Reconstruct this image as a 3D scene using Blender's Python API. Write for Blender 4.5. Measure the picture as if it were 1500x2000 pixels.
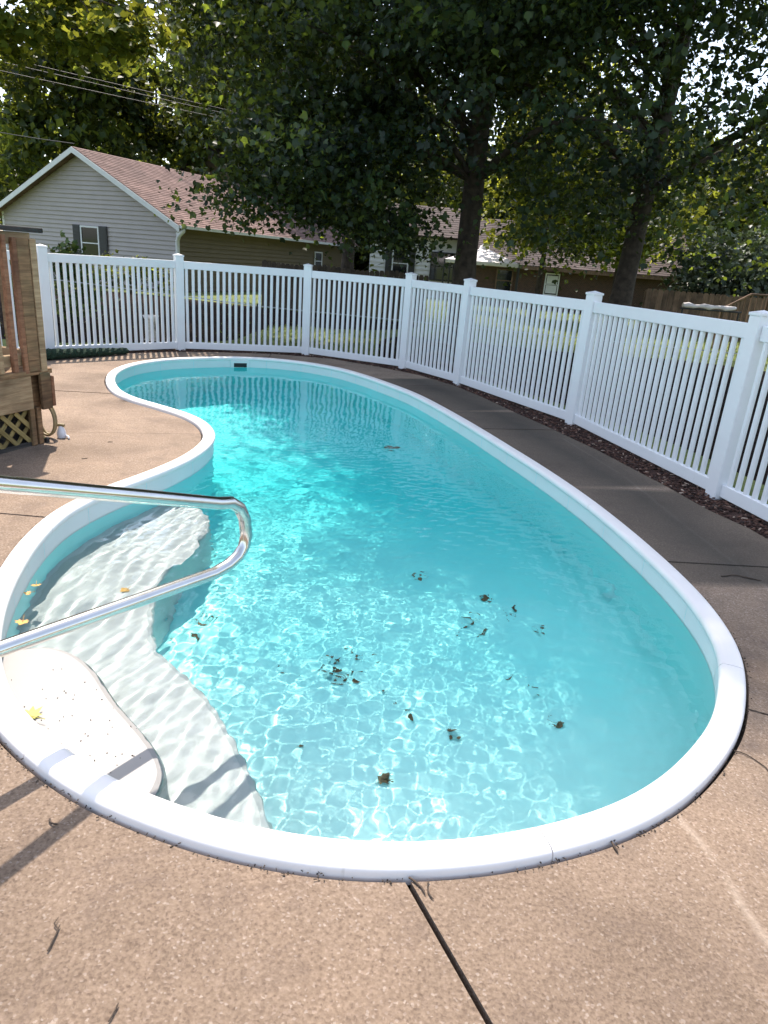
import bpy, bmesh, math, random
import numpy as np
from mathutils import Vector, Matrix, Euler

for _o in list(bpy.data.objects):
    bpy.data.objects.remove(_o)
sc = bpy.context.scene
COL = sc.collection
rnd = random.Random(7)
RAD = math.radians

# ------------------------------------------------------------------ camera
cam = bpy.data.cameras.new('camera')
cam_o = bpy.data.objects.new('camera', cam)
COL.objects.link(cam_o)
cam.sensor_fit = 'VERTICAL'
cam.sensor_height = 36.0
cam.lens = 36.0 * 1333.2 / 2000.0
cam.clip_start = 0.05
cam.clip_end = 2000
_p, _r = RAD(20.13), RAD(4.58)
_fw = Vector((0, math.cos(_p), -math.sin(_p)))
_rt, _up = Vector((1, 0, 0)), Vector((0, math.sin(_p), math.cos(_p)))
_R = math.cos(_r) * _rt + math.sin(_r) * _up
_U = -math.sin(_r) * _rt + math.cos(_r) * _up
cam_o.matrix_world = Matrix(((_R.x, _U.x, -_fw.x, 0), (_R.y, _U.y, -_fw.y, 0), (_R.z, _U.z, -_fw.z, 1.6), (0, 0, 0, 1)))
sc.camera = cam_o

# ------------------------------------------------------------------ sky, sun, exposure
SUN_TO = Vector((0.35, -0.937, -1.732))          # the way the light travels
world = bpy.data.worlds.new('World')
sc.world = world
world.use_nodes = True
_nt = world.node_tree
_sky = _nt.nodes.new('ShaderNodeTexSky')
_sky.sky_type = 'NISHITA'
_sky.sun_disc = False
_sky.sun_elevation = RAD(60)
_sky.sun_rotation = RAD(-20.5)
_sky.air_density = 1.0
_sky.dust_density = 1.6
_hs = _nt.nodes.new('ShaderNodeHueSaturation')
_hs.inputs['Saturation'].default_value = 0.72
_nt.links.new(_sky.outputs[0], _hs.inputs['Color'])
_nt.links.new(_hs.outputs[0], _nt.nodes['Background'].inputs[0])
_nt.nodes['Background'].inputs[1].default_value = 0.15
sun = bpy.data.lights.new('sun', 'SUN')
sun.energy = 3.1
sun.angle = RAD(0.65)
sun.color = (1.0, 0.90, 0.79)
sun.cycles.is_caustics_light = True
sun_o = bpy.data.objects.new('sun', sun)
COL.objects.link(sun_o)
sun_o.location = (-8, 20, 40)
sun_o.rotation_euler = SUN_TO.to_track_quat('-Z', 'Y').to_euler()
vs = sc.view_settings
vs.view_transform = 'Standard'
vs.look = 'None'
vs.gamma = 1.0
vs.exposure = 1.34
vs.use_curve_mapping = False
cy = sc.cycles
cy.use_denoising = True
cy.denoiser = 'OPENIMAGEDENOISE'
cy.caustics_refractive = True
cy.caustics_reflective = False
cy.max_bounces = 14
cy.diffuse_bounces = 9
cy.glossy_bounces = 4
cy.transmission_bounces = 10
cy.transparent_max_bounces = 8
cy.sample_clamp_indirect = 4.0
cy.use_adaptive_sampling = True
cy.adaptive_threshold = 0.015

# ------------------------------------------------------------------ materials
def new_mat(name):
    m = bpy.data.materials.new(name)
    m.use_nodes = True
    return m, m.node_tree, m.node_tree.nodes['Principled BSDF']

def N(nt, kind, **kw):
    n = nt.nodes.new(kind)
    for k, v in kw.items():
        if isinstance(k, str) and hasattr(n, k):
            setattr(n, k, v)
        else:
            n.inputs[k].default_value = v
    return n

def setin(n, **kw):
    for k, v in kw.items():
        n.inputs[k.replace('_', ' ')].default_value = v

def c4(c):
    return (c[0], c[1], c[2], 1.0)

def noise(nt, vec, scale, detail=4.0, rough=0.55, dist=0.0):
    n = nt.nodes.new('ShaderNodeTexNoise')
    n.inputs['Scale'].default_value = scale
    n.inputs['Detail'].default_value = detail
    n.inputs['Roughness'].default_value = rough
    n.inputs['Distortion'].default_value = dist
    if vec is not None:
        nt.links.new(vec, n.inputs['Vector'])
    return n.outputs['Fac']

def ramp(nt, fac, stops):
    r = nt.nodes.new('ShaderNodeValToRGB')
    el = r.color_ramp.elements
    while len(el) < len(stops):
        el.new(0.5)
    for e, (p, c) in zip(el, stops):
        e.position = p
        e.color = c4(c) if not isinstance(c, (int, float)) else (c, c, c, 1)
    nt.links.new(fac, r.inputs[0])
    return r.outputs[0]

def mix(nt, fac, a, b, mode='MIX'):
    n = nt.nodes.new('ShaderNodeMix')
    n.data_type = 'RGBA'
    n.blend_type = mode
    for sock, v in ((n.inputs[0], fac), (n.inputs[6], a), (n.inputs[7], b)):
        if isinstance(v, (int, float)):
            sock.default_value = v
        elif isinstance(v, tuple):
            sock.default_value = c4(v)
        else:
            nt.links.new(v, sock)
    return n.outputs[2]

def math_n(nt, op, a, b=None, c=None, clamp=False):
    n = nt.nodes.new('ShaderNodeMath')
    n.operation = op
    n.use_clamp = clamp
    for i, v in enumerate((a, b, c)):
        if v is None:
            continue
        if isinstance(v, (int, float)):
            n.inputs[i].default_value = v
        else:
            nt.links.new(v, n.inputs[i])
    return n.outputs[0]

def bump(nt, bsdf, height, strength=0.3, dist=0.01):
    b = nt.nodes.new('ShaderNodeBump')
    b.inputs['Strength'].default_value = strength
    b.inputs['Distance'].default_value = dist
    nt.links.new(height, b.inputs['Height'])
    nt.links.new(b.outputs[0], bsdf.inputs['Normal'])

def objco(nt):
    return nt.nodes.new('ShaderNodeTexCoord').outputs['Object']

def mapping(nt, vec, scale=(1, 1, 1), rot=(0, 0, 0)):
    m = nt.nodes.new('ShaderNodeMapping')
    m.inputs['Scale'].default_value = scale
    m.inputs['Rotation'].default_value = rot
    nt.links.new(vec, m.inputs['Vector'])
    return m.outputs[0]

def simple(name, col, rough=0.6, var=0.12, scale=6.0, metallic=0.0, bumpy=0.0, spec=0.5):
    m, nt, b = new_mat(name)
    co = objco(nt)
    f = noise(nt, co, scale, 5)
    lo = tuple(max(0, x * (1 - var)) for x in col)
    hi = tuple(min(1, x * (1 + var)) for x in col)
    nt.links.new(ramp(nt, f, [(0.3, lo), (0.7, hi)]), b.inputs['Base Color'])
    setin(b, Roughness=rough, Metallic=metallic)
    b.inputs['Specular IOR Level'].default_value = spec
    if bumpy:
        bump(nt, b, noise(nt, co, scale * 6, 4), bumpy, 0.01)
    return m

def piece_random(nt, col, amount):
    """colour of a piece, a little different from object to object"""
    oi = nt.nodes.new('ShaderNodeObjectInfo')
    r = math_n(nt, 'MULTIPLY_ADD', oi.outputs['Random'], 2 * amount, 1 - amount)
    comb = nt.nodes.new('ShaderNodeCombineColor')
    for i in range(3):
        nt.links.new(r, comb.inputs[i])
    return mix(nt, 1.0, col, comb.outputs[0], 'MULTIPLY')

def wood(name, dark, light, rough=0.8, grain=(3, 40, 40), rand=0.15, green=None):
    m, nt, b = new_mat(name)
    co = objco(nt)
    oi = nt.nodes.new('ShaderNodeObjectInfo')
    add = nt.nodes.new('ShaderNodeVectorMath')
    add.operation = 'ADD'
    nt.links.new(co, add.inputs[0])
    sc_ = nt.nodes.new('ShaderNodeVectorMath')
    sc_.operation = 'SCALE'
    sc_.inputs[0].default_value = (17, 9, 5)
    nt.links.new(oi.outputs['Random'], sc_.inputs['Scale'])
    nt.links.new(sc_.outputs[0], add.inputs[1])
    v = add.outputs[0]
    g = noise(nt, mapping(nt, v, grain), 1.0, 6, 0.65, 0.6)
    col = ramp(nt, g, [(0.28, dark), (0.5, tuple((a + c) / 2 for a, c in zip(dark, light))), (0.72, light)])
    blot = noise(nt, v, 2.3, 5)
    col = mix(nt, ramp(nt, blot, [(0.42, 0.0), (0.68, 0.75)]), col, tuple(x * 0.45 for x in dark))
    if green:
        col = mix(nt, ramp(nt, noise(nt, v, 5, 3), [(0.5, 0.0), (0.75, 0.6)]), col, green)
    nt.links.new(piece_random(nt, col, rand), b.inputs['Base Color'])
    setin(b, Roughness=rough)
    bump(nt, b, g, 0.5, 0.006)
    return m

def leafmat(name, dark, light, trans, tw=0.45, rough=0.5, use_attr=True):
    m, nt, b = new_mat(name)
    at = nt.nodes.new('ShaderNodeAttribute')
    at.attribute_name = 'tone'
    f = at.outputs['Fac']
    col = ramp(nt, f, [(0.0, dark), (1.0, light)])
    nt.links.new(col, b.inputs['Base Color'])
    setin(b, Roughness=rough)
    b.inputs['Specular IOR Level'].default_value = 0.4
    t = nt.nodes.new('ShaderNodeBsdfTranslucent')
    tcol = ramp(nt, f, [(0.0, tuple(x * 0.10 for x in trans)), (0.55, tuple(x * 0.35 for x in trans)), (1.0, tuple(x * 1.25 for x in trans))])
    nt.links.new(tcol, t.inputs['Color'])
    ms = nt.nodes.new('ShaderNodeMixShader')
    ms.inputs[0].default_value = tw
    nt.links.new(b.outputs[0], ms.inputs[1])
    nt.links.new(t.outputs[0], ms.inputs[2])
    nt.links.new(ms.outputs[0], nt.nodes['Material Output'].inputs[0])
    return m

def segment_mask(nt, pos, a, b, w):
    """1 near the segment a-b (metres, ground plan), 0 away from it"""
    a, b = Vector(a), Vector(b)
    d = (b - a)
    L = d.length
    d.normalize()
    n = Vector((-d.y, d.x))
    sep = nt.nodes.new('ShaderNodeSeparateXYZ')
    nt.links.new(pos, sep.inputs[0])
    x, y = sep.outputs[0], sep.outputs[1]
    along = math_n(nt, 'ADD', math_n(nt, 'MULTIPLY', x, d.x), math_n(nt, 'MULTIPLY_ADD', y, d.y, -a.dot(d)))
    across = math_n(nt, 'ADD', math_n(nt, 'MULTIPLY', x, n.x), math_n(nt, 'MULTIPLY_ADD', y, n.y, -a.dot(n)))
    wob = math_n(nt, 'MULTIPLY_ADD', noise(nt, pos, 4.0, 3), 0.05, -0.025)
    across = math_n(nt, 'ABSOLUTE', math_n(nt, 'ADD', across, wob))
    m1 = math_n(nt, 'SUBTRACT', 1.0, math_n(nt, 'DIVIDE', across, w), clamp=True)
    mid = math_n(nt, 'ABSOLUTE', math_n(nt, 'SUBTRACT', along, L / 2))
    m2 = math_n(nt, 'MULTIPLY', math_n(nt, 'SUBTRACT', L / 2, mid), 12.0, clamp=True)
    return math_n(nt, 'MULTIPLY', m1, m2)

def make_concrete():
    m, nt, b = new_mat('exposed aggregate concrete')
    co = objco(nt)
    oi = nt.nodes.new('ShaderNodeObjectInfo')
    vor = nt.nodes.new('ShaderNodeTexVoronoi')
    vor.inputs['Scale'].default_value = 165
    nt.links.new(co, vor.inputs['Vector'])
    sepc = nt.nodes.new('ShaderNodeSeparateColor')
    nt.links.new(vor.outputs['Color'], sepc.inputs[0])
    grains = ramp(nt, sepc.outputs[0], [(0.0, (0.15, 0.108, 0.082)), (0.35, (0.315, 0.245, 0.18)), (0.75, (0.385, 0.305, 0.225)), (0.93, (0.48, 0.385, 0.31)), (1.0, (0.74, 0.68, 0.60))])
    fine = ramp(nt, noise(nt, co, 90, 3), [(0.35, (0.25, 0.190, 0.138)), (0.65, (0.44, 0.35, 0.262))])
    col = mix(nt, 0.6, grains, fine)
    blotch = noise(nt, co, 1.3, 6, 0.62, 0.4)
    col = mix(nt, 1.0, col, ramp(nt, blotch, [(0.3, (0.50, 0.485, 0.475)), (0.5, (0.73, 0.72, 0.71)), (0.72, (0.90, 0.88, 0.855))]), 'MULTIPLY')
    stain = noise(nt, co, 4.5, 6, 0.7, 0.8)
    col = mix(nt, ramp(nt, stain, [(0.53, 0.0), (0.72, 0.6)]), col, (0.15, 0.115, 0.093))
    sepw = nt.nodes.new('ShaderNodeSeparateXYZ')
    nt.links.new(co, sepw.inputs[0])
    near_tone = math_n(nt, 'ADD', math_n(nt, 'MULTIPLY_ADD', sepw.outputs[1], -0.45, 1.45), math_n(nt, 'MULTIPLY_ADD', blotch, 1.2, -0.6), clamp=True)  # paving gets darker towards the camera
    col = mix(nt, near_tone, mix(nt, 1.0, col, (0.96, 0.925, 0.935), 'MULTIPLY'), mix(nt, 1.0, col, (0.715, 0.675, 0.67), 'MULTIPLY'))
    # old pale streaks on the right of the pool
    segs = [((1.80, 7.1), (2.06, 5.8)), ((2.06, 5.8), (2.14, 4.6)), ((2.14, 4.6), (2.25, 3.5)),
            ((1.0, 1.80), (1.07, 1.56)), ((1.07, 1.56), (1.16, 0.8))]
    tot = None
    for a_, b_ in segs:
        s = segment_mask(nt, co, a_, b_, 0.022)
        tot = s if tot is None else math_n(nt, 'MAXIMUM', tot, s)
    col = mix(nt, math_n(nt, 'MULTIPLY', tot, 0.24), col, (0.52, 0.44, 0.36))
    # tree shade on the right walkway, painted into the concrete colour
    walk_shade = None
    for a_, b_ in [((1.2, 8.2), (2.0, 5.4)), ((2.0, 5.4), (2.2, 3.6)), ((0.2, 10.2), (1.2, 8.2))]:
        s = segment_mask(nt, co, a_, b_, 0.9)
        walk_shade = s if walk_shade is None else math_n(nt, 'MAXIMUM', walk_shade, s)
    col = mix(nt, math_n(nt, 'MULTIPLY', math_n(nt, 'POWER', walk_shade, 0.6), 0.85), col, (0.045, 0.042, 0.036))
    nt.links.new(piece_random(nt, col, 0.05), b.inputs['Base Color'])
    setin(b, Roughness=0.92)
    b.inputs['Specular IOR Level'].default_value = 0.25
    hgt = math_n(nt, 'ADD', vor.outputs['Distance'], math_n(nt, 'MULTIPLY', noise(nt, co, 60, 4), 1.5))
    bump(nt, b, hgt, 0.35, 0.004)
    return m

M = {}
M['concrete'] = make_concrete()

def make_liner():
    m, nt, b = new_mat('aqua vinyl pool liner')
    co = objco(nt)
    f = noise(nt, co, 1.7, 5)
    sep = nt.nodes.new('ShaderNodeSeparateXYZ')
    nt.links.new(co, sep.inputs[0])
    # water depth colour painted into the liner: pale shallow end, stronger aqua far end
    depth_tint = math_n(nt, 'MULTIPLY_ADD', sep.outputs[1], -1 / 2.6, 6.5 / 2.6, clamp=True)
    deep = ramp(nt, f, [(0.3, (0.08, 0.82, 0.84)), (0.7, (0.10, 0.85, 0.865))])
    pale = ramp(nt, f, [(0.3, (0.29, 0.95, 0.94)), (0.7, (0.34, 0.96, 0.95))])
    whitened = ramp(nt, f, [(0.3, (0.62, 0.93, 0.925)), (0.7, (0.67, 0.945, 0.935))])  # palest near stop stands for sunlit shallow water
    pale = mix(nt, math_n(nt, 'MULTIPLY_ADD', sep.outputs[1], -1 / 1.5, 3.5 / 1.5, clamp=True), pale, whitened)
    col = mix(nt, depth_tint, deep, pale)
    g = noise(nt, co, 55, 3)
    col = mix(nt, ramp(nt, g, [(0.62, 0.0), (0.8, 0.12)]), col, (0.20, 0.45, 0.45))
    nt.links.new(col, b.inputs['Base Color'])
    setin(b, Roughness=0.55)
    return m
M['liner'] = make_liner()

def make_plastic(name, col, streak):
    m, nt, b = new_mat(name)
    co = objco(nt)
    f = noise(nt, co, 3.0, 5)
    c = ramp(nt, f, [(0.3, tuple(x * 0.95 for x in col)), (0.7, col)])
    d = noise(nt, mapping(nt, co, (22, 22, 3)), 1.0, 5, 0.7)
    c = mix(nt, ramp(nt, d, [(0.66, 0.0), (0.85, streak)]), c, (0.34, 0.32, 0.24))
    nt.links.new(c, b.inputs['Base Color'])
    setin(b, Roughness=0.45)
    return m
M['coping'] = make_plastic('white coping enamel', (0.83, 0.80, 0.78), 0.5)
M['band'] = make_plastic('white waterline band', (0.70, 0.75, 0.74), 0.9)
M['step'] = make_plastic('white moulded step', (0.49, 0.495, 0.495), 0.10)
M['step_top'] = make_plastic('chalky dry step', (0.30, 0.29, 0.28), 0.25)
M['vinyl'] = make_plastic('white vinyl fence', (0.80, 0.81, 0.82), 0.5)
M['soil'] = simple('dark joint soil', (0.035, 0.027, 0.02), 0.95, 0.5, 30, bumpy=0.5)
M['soil_shade'] = simple('dark soil and lawn shade', (0.016, 0.010, 0.007), 1.0, 0.5, 5, bumpy=0.8, spec=0.05)  # dark colour stands for shaded lawn as well as soil
M['dark'] = simple('dark opening', (0.012, 0.014, 0.014), 0.7)
M['sealant'] = simple('black joint filler', (0.02, 0.018, 0.016), 0.8, 0.4, 40)
M['steel'] = simple('polished stainless steel', (0.66, 0.64, 0.61), 0.16, 0.06, 12, metallic=1.0)
M['wood'] = wood('weathered deck wood', (0.085, 0.042, 0.018), (0.36, 0.215, 0.105), green=(0.12, 0.11, 0.05))
M['wood_pale'] = wood('sun bleached deck wood', (0.19, 0.115, 0.055), (0.48, 0.345, 0.20), rand=0.2)
M['lattice'] = wood('yellowed lattice wood', (0.16, 0.115, 0.035), (0.40, 0.315, 0.13), rand=0.2)
M['wood_red'] = wood('reddish deck wood', (0.14, 0.055, 0.026), (0.38, 0.19, 0.10), rand=0.2)
M['wood_black'] = wood('rotting cap wood', (0.018, 0.016, 0.015), (0.09, 0.08, 0.07))
M['fencewood'] = wood('old brown fence wood', (0.035, 0.025, 0.016), (0.115, 0.085, 0.055), grain=(20, 20, 2), rand=0.25)
M['fencewood2'] = wood('tan fence wood', (0.10, 0.06, 0.038), (0.24, 0.15, 0.10), grain=(20, 20, 2), rand=0.2)
M['bark'] = simple('tree bark', (0.055, 0.042, 0.032), 0.95, 0.5, 9, bumpy=0.9)
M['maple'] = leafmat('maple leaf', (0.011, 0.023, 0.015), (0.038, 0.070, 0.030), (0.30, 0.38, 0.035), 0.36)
M['maple_y'] = leafmat('yellow green maple leaf', (0.06, 0.11, 0.02), (0.15, 0.20, 0.03), (0.62, 0.64, 0.07), 0.58)
M['bgleaf'] = leafmat('far green leaf', (0.014, 0.030, 0.010), (0.055, 0.095, 0.022), (0.48, 0.54, 0.06), 0.5)
M['shrub'] = leafmat('shrub leaf', (0.05, 0.10, 0.02), (0.20, 0.25, 0.08), (0.35, 0.40, 0.10), 0.4, 0.35)
M['shrub_g'] = leafmat('grey green shrub leaf', (0.04, 0.06, 0.035), (0.15, 0.18, 0.13), (0.15, 0.2, 0.08), 0.3, 0.35)
M['grass'] = leafmat('grass blade', (0.07, 0.12, 0.02), (0.20, 0.25, 0.05), (0.35, 0.40, 0.07), 0.35)
M['greenmat'] = simple('dark green turf roll', (0.012, 0.035, 0.018), 0.95, 0.5, 40, bumpy=1.0)
M['hose'] = simple('tan garden hose', (0.26, 0.20, 0.10), 0.5, 0.15, 20)
M['nozzle'] = simple('pale grey plastic', (0.62, 0.62, 0.66), 0.3, 0.1, 20)
M['rope'] = simple('weathered cable', (0.34, 0.34, 0.34), 0.7)
M['wire'] = simple('dark wire', (0.02, 0.02, 0.022), 0.6)
M['leaf_green'] = simple('yellow green fallen leaf', (0.40, 0.36, 0.07), 0.6, 0.3, 30)
M['leaf_orange'] = simple('orange fallen leaf', (0.55, 0.30, 0.07), 0.6, 0.3, 30)
M['leaf_dark'] = simple('rotting dark leaf', (0.12, 0.09, 0.045), 0.7, 0.5, 30)
M['twig'] = simple('dry twig', (0.06, 0.042, 0.03), 0.9, 0.4, 30)
M['debris'] = simple('crumbled debris', (0.05, 0.037, 0.026), 0.95, 0.5, 60)
M['cream'] = simple('cream house siding', (0.15, 0.118, 0.068), 0.7, 0.06, 2)
M['greysiding'] = simple('pale house siding', (0.41, 0.375, 0.375), 0.7, 0.06, 2)
M['whitesiding'] = simple('white house siding', (0.66, 0.66, 0.66), 0.7, 0.06, 2)
M['trim'] = simple('white trim', (0.66, 0.68, 0.72), 0.5, 0.06, 3)
M['shutter'] = simple('dark shutter', (0.02, 0.022, 0.028), 0.5, 0.2, 8)
M['canopy_w'] = simple('white canopy cloth', (0.74, 0.71, 0.74), 0.8, 0.08, 3)
M['tarp'] = simple('white plastic cover', (0.72, 0.66, 0.64), 0.6, 0.12, 6)
M['stone'] = simple('pale stone', (0.50, 0.46, 0.40), 0.9, 0.25, 25, bumpy=0.5)
M['copper'] = simple('reddish mulch', (0.06, 0.028, 0.02), 0.95, 0.6, 50, bumpy=0.8)

def make_mulch():
    m, nt, b = new_mat('mulch chip')
    at = nt.nodes.new('ShaderNodeAttribute')
    at.attribute_name = 'tone'
    nt.links.new(ramp(nt, at.outputs['Fac'], [(0, (0.02, 0.011, 0.008)), (0.6, (0.07, 0.032, 0.023)), (0.92, (0.15, 0.075, 0.05)), (1, (0.42, 0.32, 0.25))]), b.inputs['Base Color'])
    setin(b, Roughness=0.95)
    return m
M['chip'] = make_mulch()

def make_glass():
    m, nt, b = new_mat('window glass')
    setin(b, Roughness=0.05)
    b.inputs['Base Color'].default_value = (0.01, 0.013, 0.016, 1)
    b.inputs['Specular IOR Level'].default_value = 0.7
    return m
M['pane'] = make_glass()

def make_shingle(name, c1, c2):
    m, nt, b = new_mat(name)
    co = objco(nt)
    br = nt.nodes.new('ShaderNodeTexVoronoi')
    br.inputs['Scale'].default_value = 4.0
    nt.links.new(mapping(nt, co, (1.0, 1.0, 2.4)), br.inputs['Vector'])
    s = nt.nodes.new('ShaderNodeSeparateColor')
    nt.links.new(br.outputs['Color'], s.inputs[0])
    col = ramp(nt, s.outputs[0], [(0, c1), (1, c2)])
    col = mix(nt, 1.0, col, ramp(nt, noise(nt, co, 0.6, 5), [(0.3, (0.75, 0.75, 0.75)), (0.7, (1.15, 1.12, 1.1))]), 'MULTIPLY')
    nt.links.new(col, b.inputs['Base Color'])
    setin(b, Roughness=0.95)
    bump(nt, b, noise(nt, co, 90, 2), 0.4, 0.01)
    return m
M['shingle'] = make_shingle('red brown shingle', (0.125, 0.078, 0.070), (0.215, 0.142, 0.128))
M['shingle2'] = make_shingle('dark brown shingle', (0.055, 0.042, 0.040), (0.10, 0.075, 0.070))

def make_brick():
    m, nt, b = new_mat('dark brick wall')
    co = objco(nt)
    br = nt.nodes.new('ShaderNodeTexBrick')
    br.inputs['Scale'].default_value = 5.0
    br.inputs['Color1'].default_value = (0.10, 0.05, 0.038, 1)
    br.inputs['Color2'].default_value = (0.065, 0.035, 0.028, 1)
    br.inputs['Mortar'].default_value = (0.13, 0.11, 0.095, 1)
    nt.links.new(mapping(nt, co, (1, 1, 1), (RAD(90), 0, 0)), br.inputs['Vector'])
    nt.links.new(br.outputs['Color'], b.inputs['Base Color'])
    setin(b, Roughness=0.9)
    return m
M['brick'] = make_brick()

def make_lawn():
    m, nt, b = new_mat('mown lawn')
    co = objco(nt)
    f = noise(nt, co, 0.5, 6, 0.65)
    g = noise(nt, co, 14, 5, 0.7)
    c = ramp(nt, f, [(0.3, (0.075, 0.105, 0.025)), (0.55, (0.13, 0.165, 0.04)), (0.75, (0.20, 0.20, 0.065))])
    c = mix(nt, 1.0, c, ramp(nt, g, [(0.3, (0.5, 0.5, 0.5)), (0.7, (1.35, 1.35, 1.2))]), 'MULTIPLY')
    nt.links.new(c, b.inputs['Base Color'])
    setin(b, Roughness=0.95)
    bump(nt, b, g, 0.8, 0.03)
    return m
M['lawn'] = make_lawn()

def make_water():
    m = bpy.data.materials.new('pool water')
    m.use_nodes = True
    nt = m.node_tree
    nt.nodes.remove(nt.nodes['Principled BSDF'])
    g = nt.nodes.new('ShaderNodeBsdfGlass')
    g.inputs['Color'].default_value = (0.94, 1.0, 1.0, 1)
    g.inputs['Roughness'].default_value = 0.0
    g.inputs['IOR'].default_value = 1.333
    nt.links.new(g.outputs[0], nt.nodes['Material Output'].inputs[0])
    return m
M['water'] = make_water()

# ------------------------------------------------------------------ mesh helpers
class MB:
    def __init__(s):
        s.v, s.f, s.sm = [], [], []

    def add(s, verts, faces, smooth=False):
        k = len(s.v)
        s.v += [tuple(x) for x in verts]
        s.f += [tuple(i + k for i in f) for f in faces]
        s.sm += [smooth] * len(faces)
        return s

    def box(s, c, size, rz=0.0, ch=0.0, rot=None):
        hx, hy, hz = size[0] / 2, size[1] / 2, size[2] / 2
        R = (rot or Euler((0, 0, rz))).to_matrix()
        c = Vector(c)
        if ch <= 0:
            vs_ = [Vector((x, y, z)) for z in (-hz, hz) for x, y in ((-hx, -hy), (hx, -hy), (hx, hy), (-hx, hy))]
            fs = [(3, 2, 1, 0), (4, 5, 6, 7), (0, 1, 5, 4), (1, 2, 6, 5), (2, 3, 7, 6), (3, 0, 4, 7)]
            return s.add([R @ v + c for v in vs_], fs)
        bm = bmesh.new()
        bmesh.ops.create_cube(bm, size=1)
        for v in bm.verts:
            v.co = Vector((v.co.x * size[0], v.co.y * size[1], v.co.z * size[2]))
        bmesh.ops.bevel(bm, geom=list(bm.edges), offset=ch, segments=1, affect='EDGES')
        bm.verts.index_update()
        s.add([R @ v.co + c for v in bm.verts], [[v.index for v in f.verts] for f in bm.faces])
        bm.free()
        return s

    def tube(s, path, radii, n=10, caps=True, flat=1.0):
        path = [Vector(p) for p in path]
        if isinstance(radii, (int, float)):
            radii = [radii] * len(path)
        vs_, fs = [], []
        up = Vector((0, 0, 1))
        prev = None
        for i, p in enumerate(path):
            t = (path[min(i + 1, len(path) - 1)] - path[max(i - 1, 0)])
            t.normalize()
            if prev is None:
                a = t.cross(up)
                if a.length < 1e-3:
                    a = Vector((1, 0, 0))
            else:
                a = prev - t * prev.dot(t)
            a.normalize()
            prev = a
            b = t.cross(a)
            for k in range(n):
                th = 2 * math.pi * k / n
                vs_.append(p + radii[i] * (math.cos(th) * a + math.sin(th) * b * flat))
        for i in range(len(path) - 1):
            for k in range(n):
                fs.append((i * n + k, i * n + (k + 1) % n, (i + 1) * n + (k + 1) % n, (i + 1) * n + k))
        s.add(vs_, fs, True)
        if caps:
            s.add(vs_[:n], [tuple(range(n))[::-1]])
            s.add(vs_[-n:], [tuple(range(n))])
        return s

    def prism(s, pts, z0, z1):
        n = len(pts)
        vs_ = [(x, y, z0) for x, y in pts] + [(x, y, z1) for x, y in pts]
        fs = [tuple(range(n))[::-1], tuple(range(n, 2 * n))] + [(i, (i + 1) % n, n + (i + 1) % n, n + i) for i in range(n)]
        return s.add(vs_, fs)

    def mesh(s, name):
        me = bpy.data.meshes.new(name)
        me.from_pydata(s.v, [], s.f)
        if any(s.sm):
            me.polygons.foreach_set('use_smooth', s.sm)
        me.update()
        return me

def link(name, me, mat=None, parent=None, loc=(0, 0, 0), rot=(0, 0, 0), receiver=False):
    o = bpy.data.objects.new(name, me)
    COL.objects.link(o)
    if mat is not None and me is not None and not me.materials:
        me.materials.append(mat)
    loc = Vector(loc)
    if parent is not None:
        o.parent = parent
        pl = Vector(parent.location)
        pp = parent.parent
        while pp is not None:
            pl += Vector(pp.location)
            pp = pp.parent
        loc = loc - pl
    o.location = loc
    o.rotation_euler = rot
    if receiver:
        o.cycles.is_caustics_receiver = True
    return o

def obj(name, mb, mat, parent=None, **k):
    return link(name, mb.mesh(name), mat, parent, **k)

def thing(name, label, cat, loc=(0, 0, 0), group=None):
    o = bpy.data.objects.new(name, None)
    COL.objects.link(o)
    o.location = loc
    o.empty_display_size = 0.1
    return tag(o, label, cat, group)

def tag(o, label, cat, group=None):
    o['label'] = label
    o['category'] = cat
    if group:
        o['group'] = group
    return o

def structure(o, label=None):
    o['kind'] = 'structure'
    if label:
        o['label'] = label
    return o

def bbox_part(name, parent, c, size, rz, mat, ch=0.004, rot=None, **k):
    """a board: box in its own frame, length along local x"""
    mb = MB().box((0, 0, 0), size, 0, ch)
    return link(name, mb.mesh(name), mat, parent, loc=c, rot=(rot if rot is not None else (0, 0, rz)), **k)

def fast_mesh(name, verts, loops, starts, totals, tone=None, smooth=False):
    me = bpy.data.meshes.new(name)
    me.vertices.add(len(verts))
    me.vertices.foreach_set('co', np.asarray(verts, np.float32).ravel())
    me.loops.add(len(loops))
    me.loops.foreach_set('vertex_index', np.asarray(loops, np.int32))
    me.polygons.add(len(starts))
    me.polygons.foreach_set('loop_start', np.asarray(starts, np.int32))
    if smooth:
        me.polygons.foreach_set('use_smooth', np.ones(len(starts), bool))
    me.update(calc_edges=True)
    if tone is not None:
        a = me.attributes.new('tone', 'FLOAT', 'POINT')
        a.data.foreach_set('value', np.asarray(tone, np.float32))
    return me

# leaf outline: two halves folded along the midrib
LEAF_T = np.array([(0, 0, 0), (.30, .06, .05), (.52, .48, .10), (.22, .58, .05), (0, 1, -.04), (-.30, .06, .05), (-.52, .48, .10), (-.22, .58, .05)], np.float32)
LEAF_F = [(0, 1, 2, 3, 4), (0, 4, 7, 6, 5)]
KITE_T = np.array([(0, 0, 0), (.34, .45, .10), (0, 1, 0), (-.34, .45, .10)], np.float32)
KITE_F = [(0, 1, 2), (0, 2, 3)]

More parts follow.
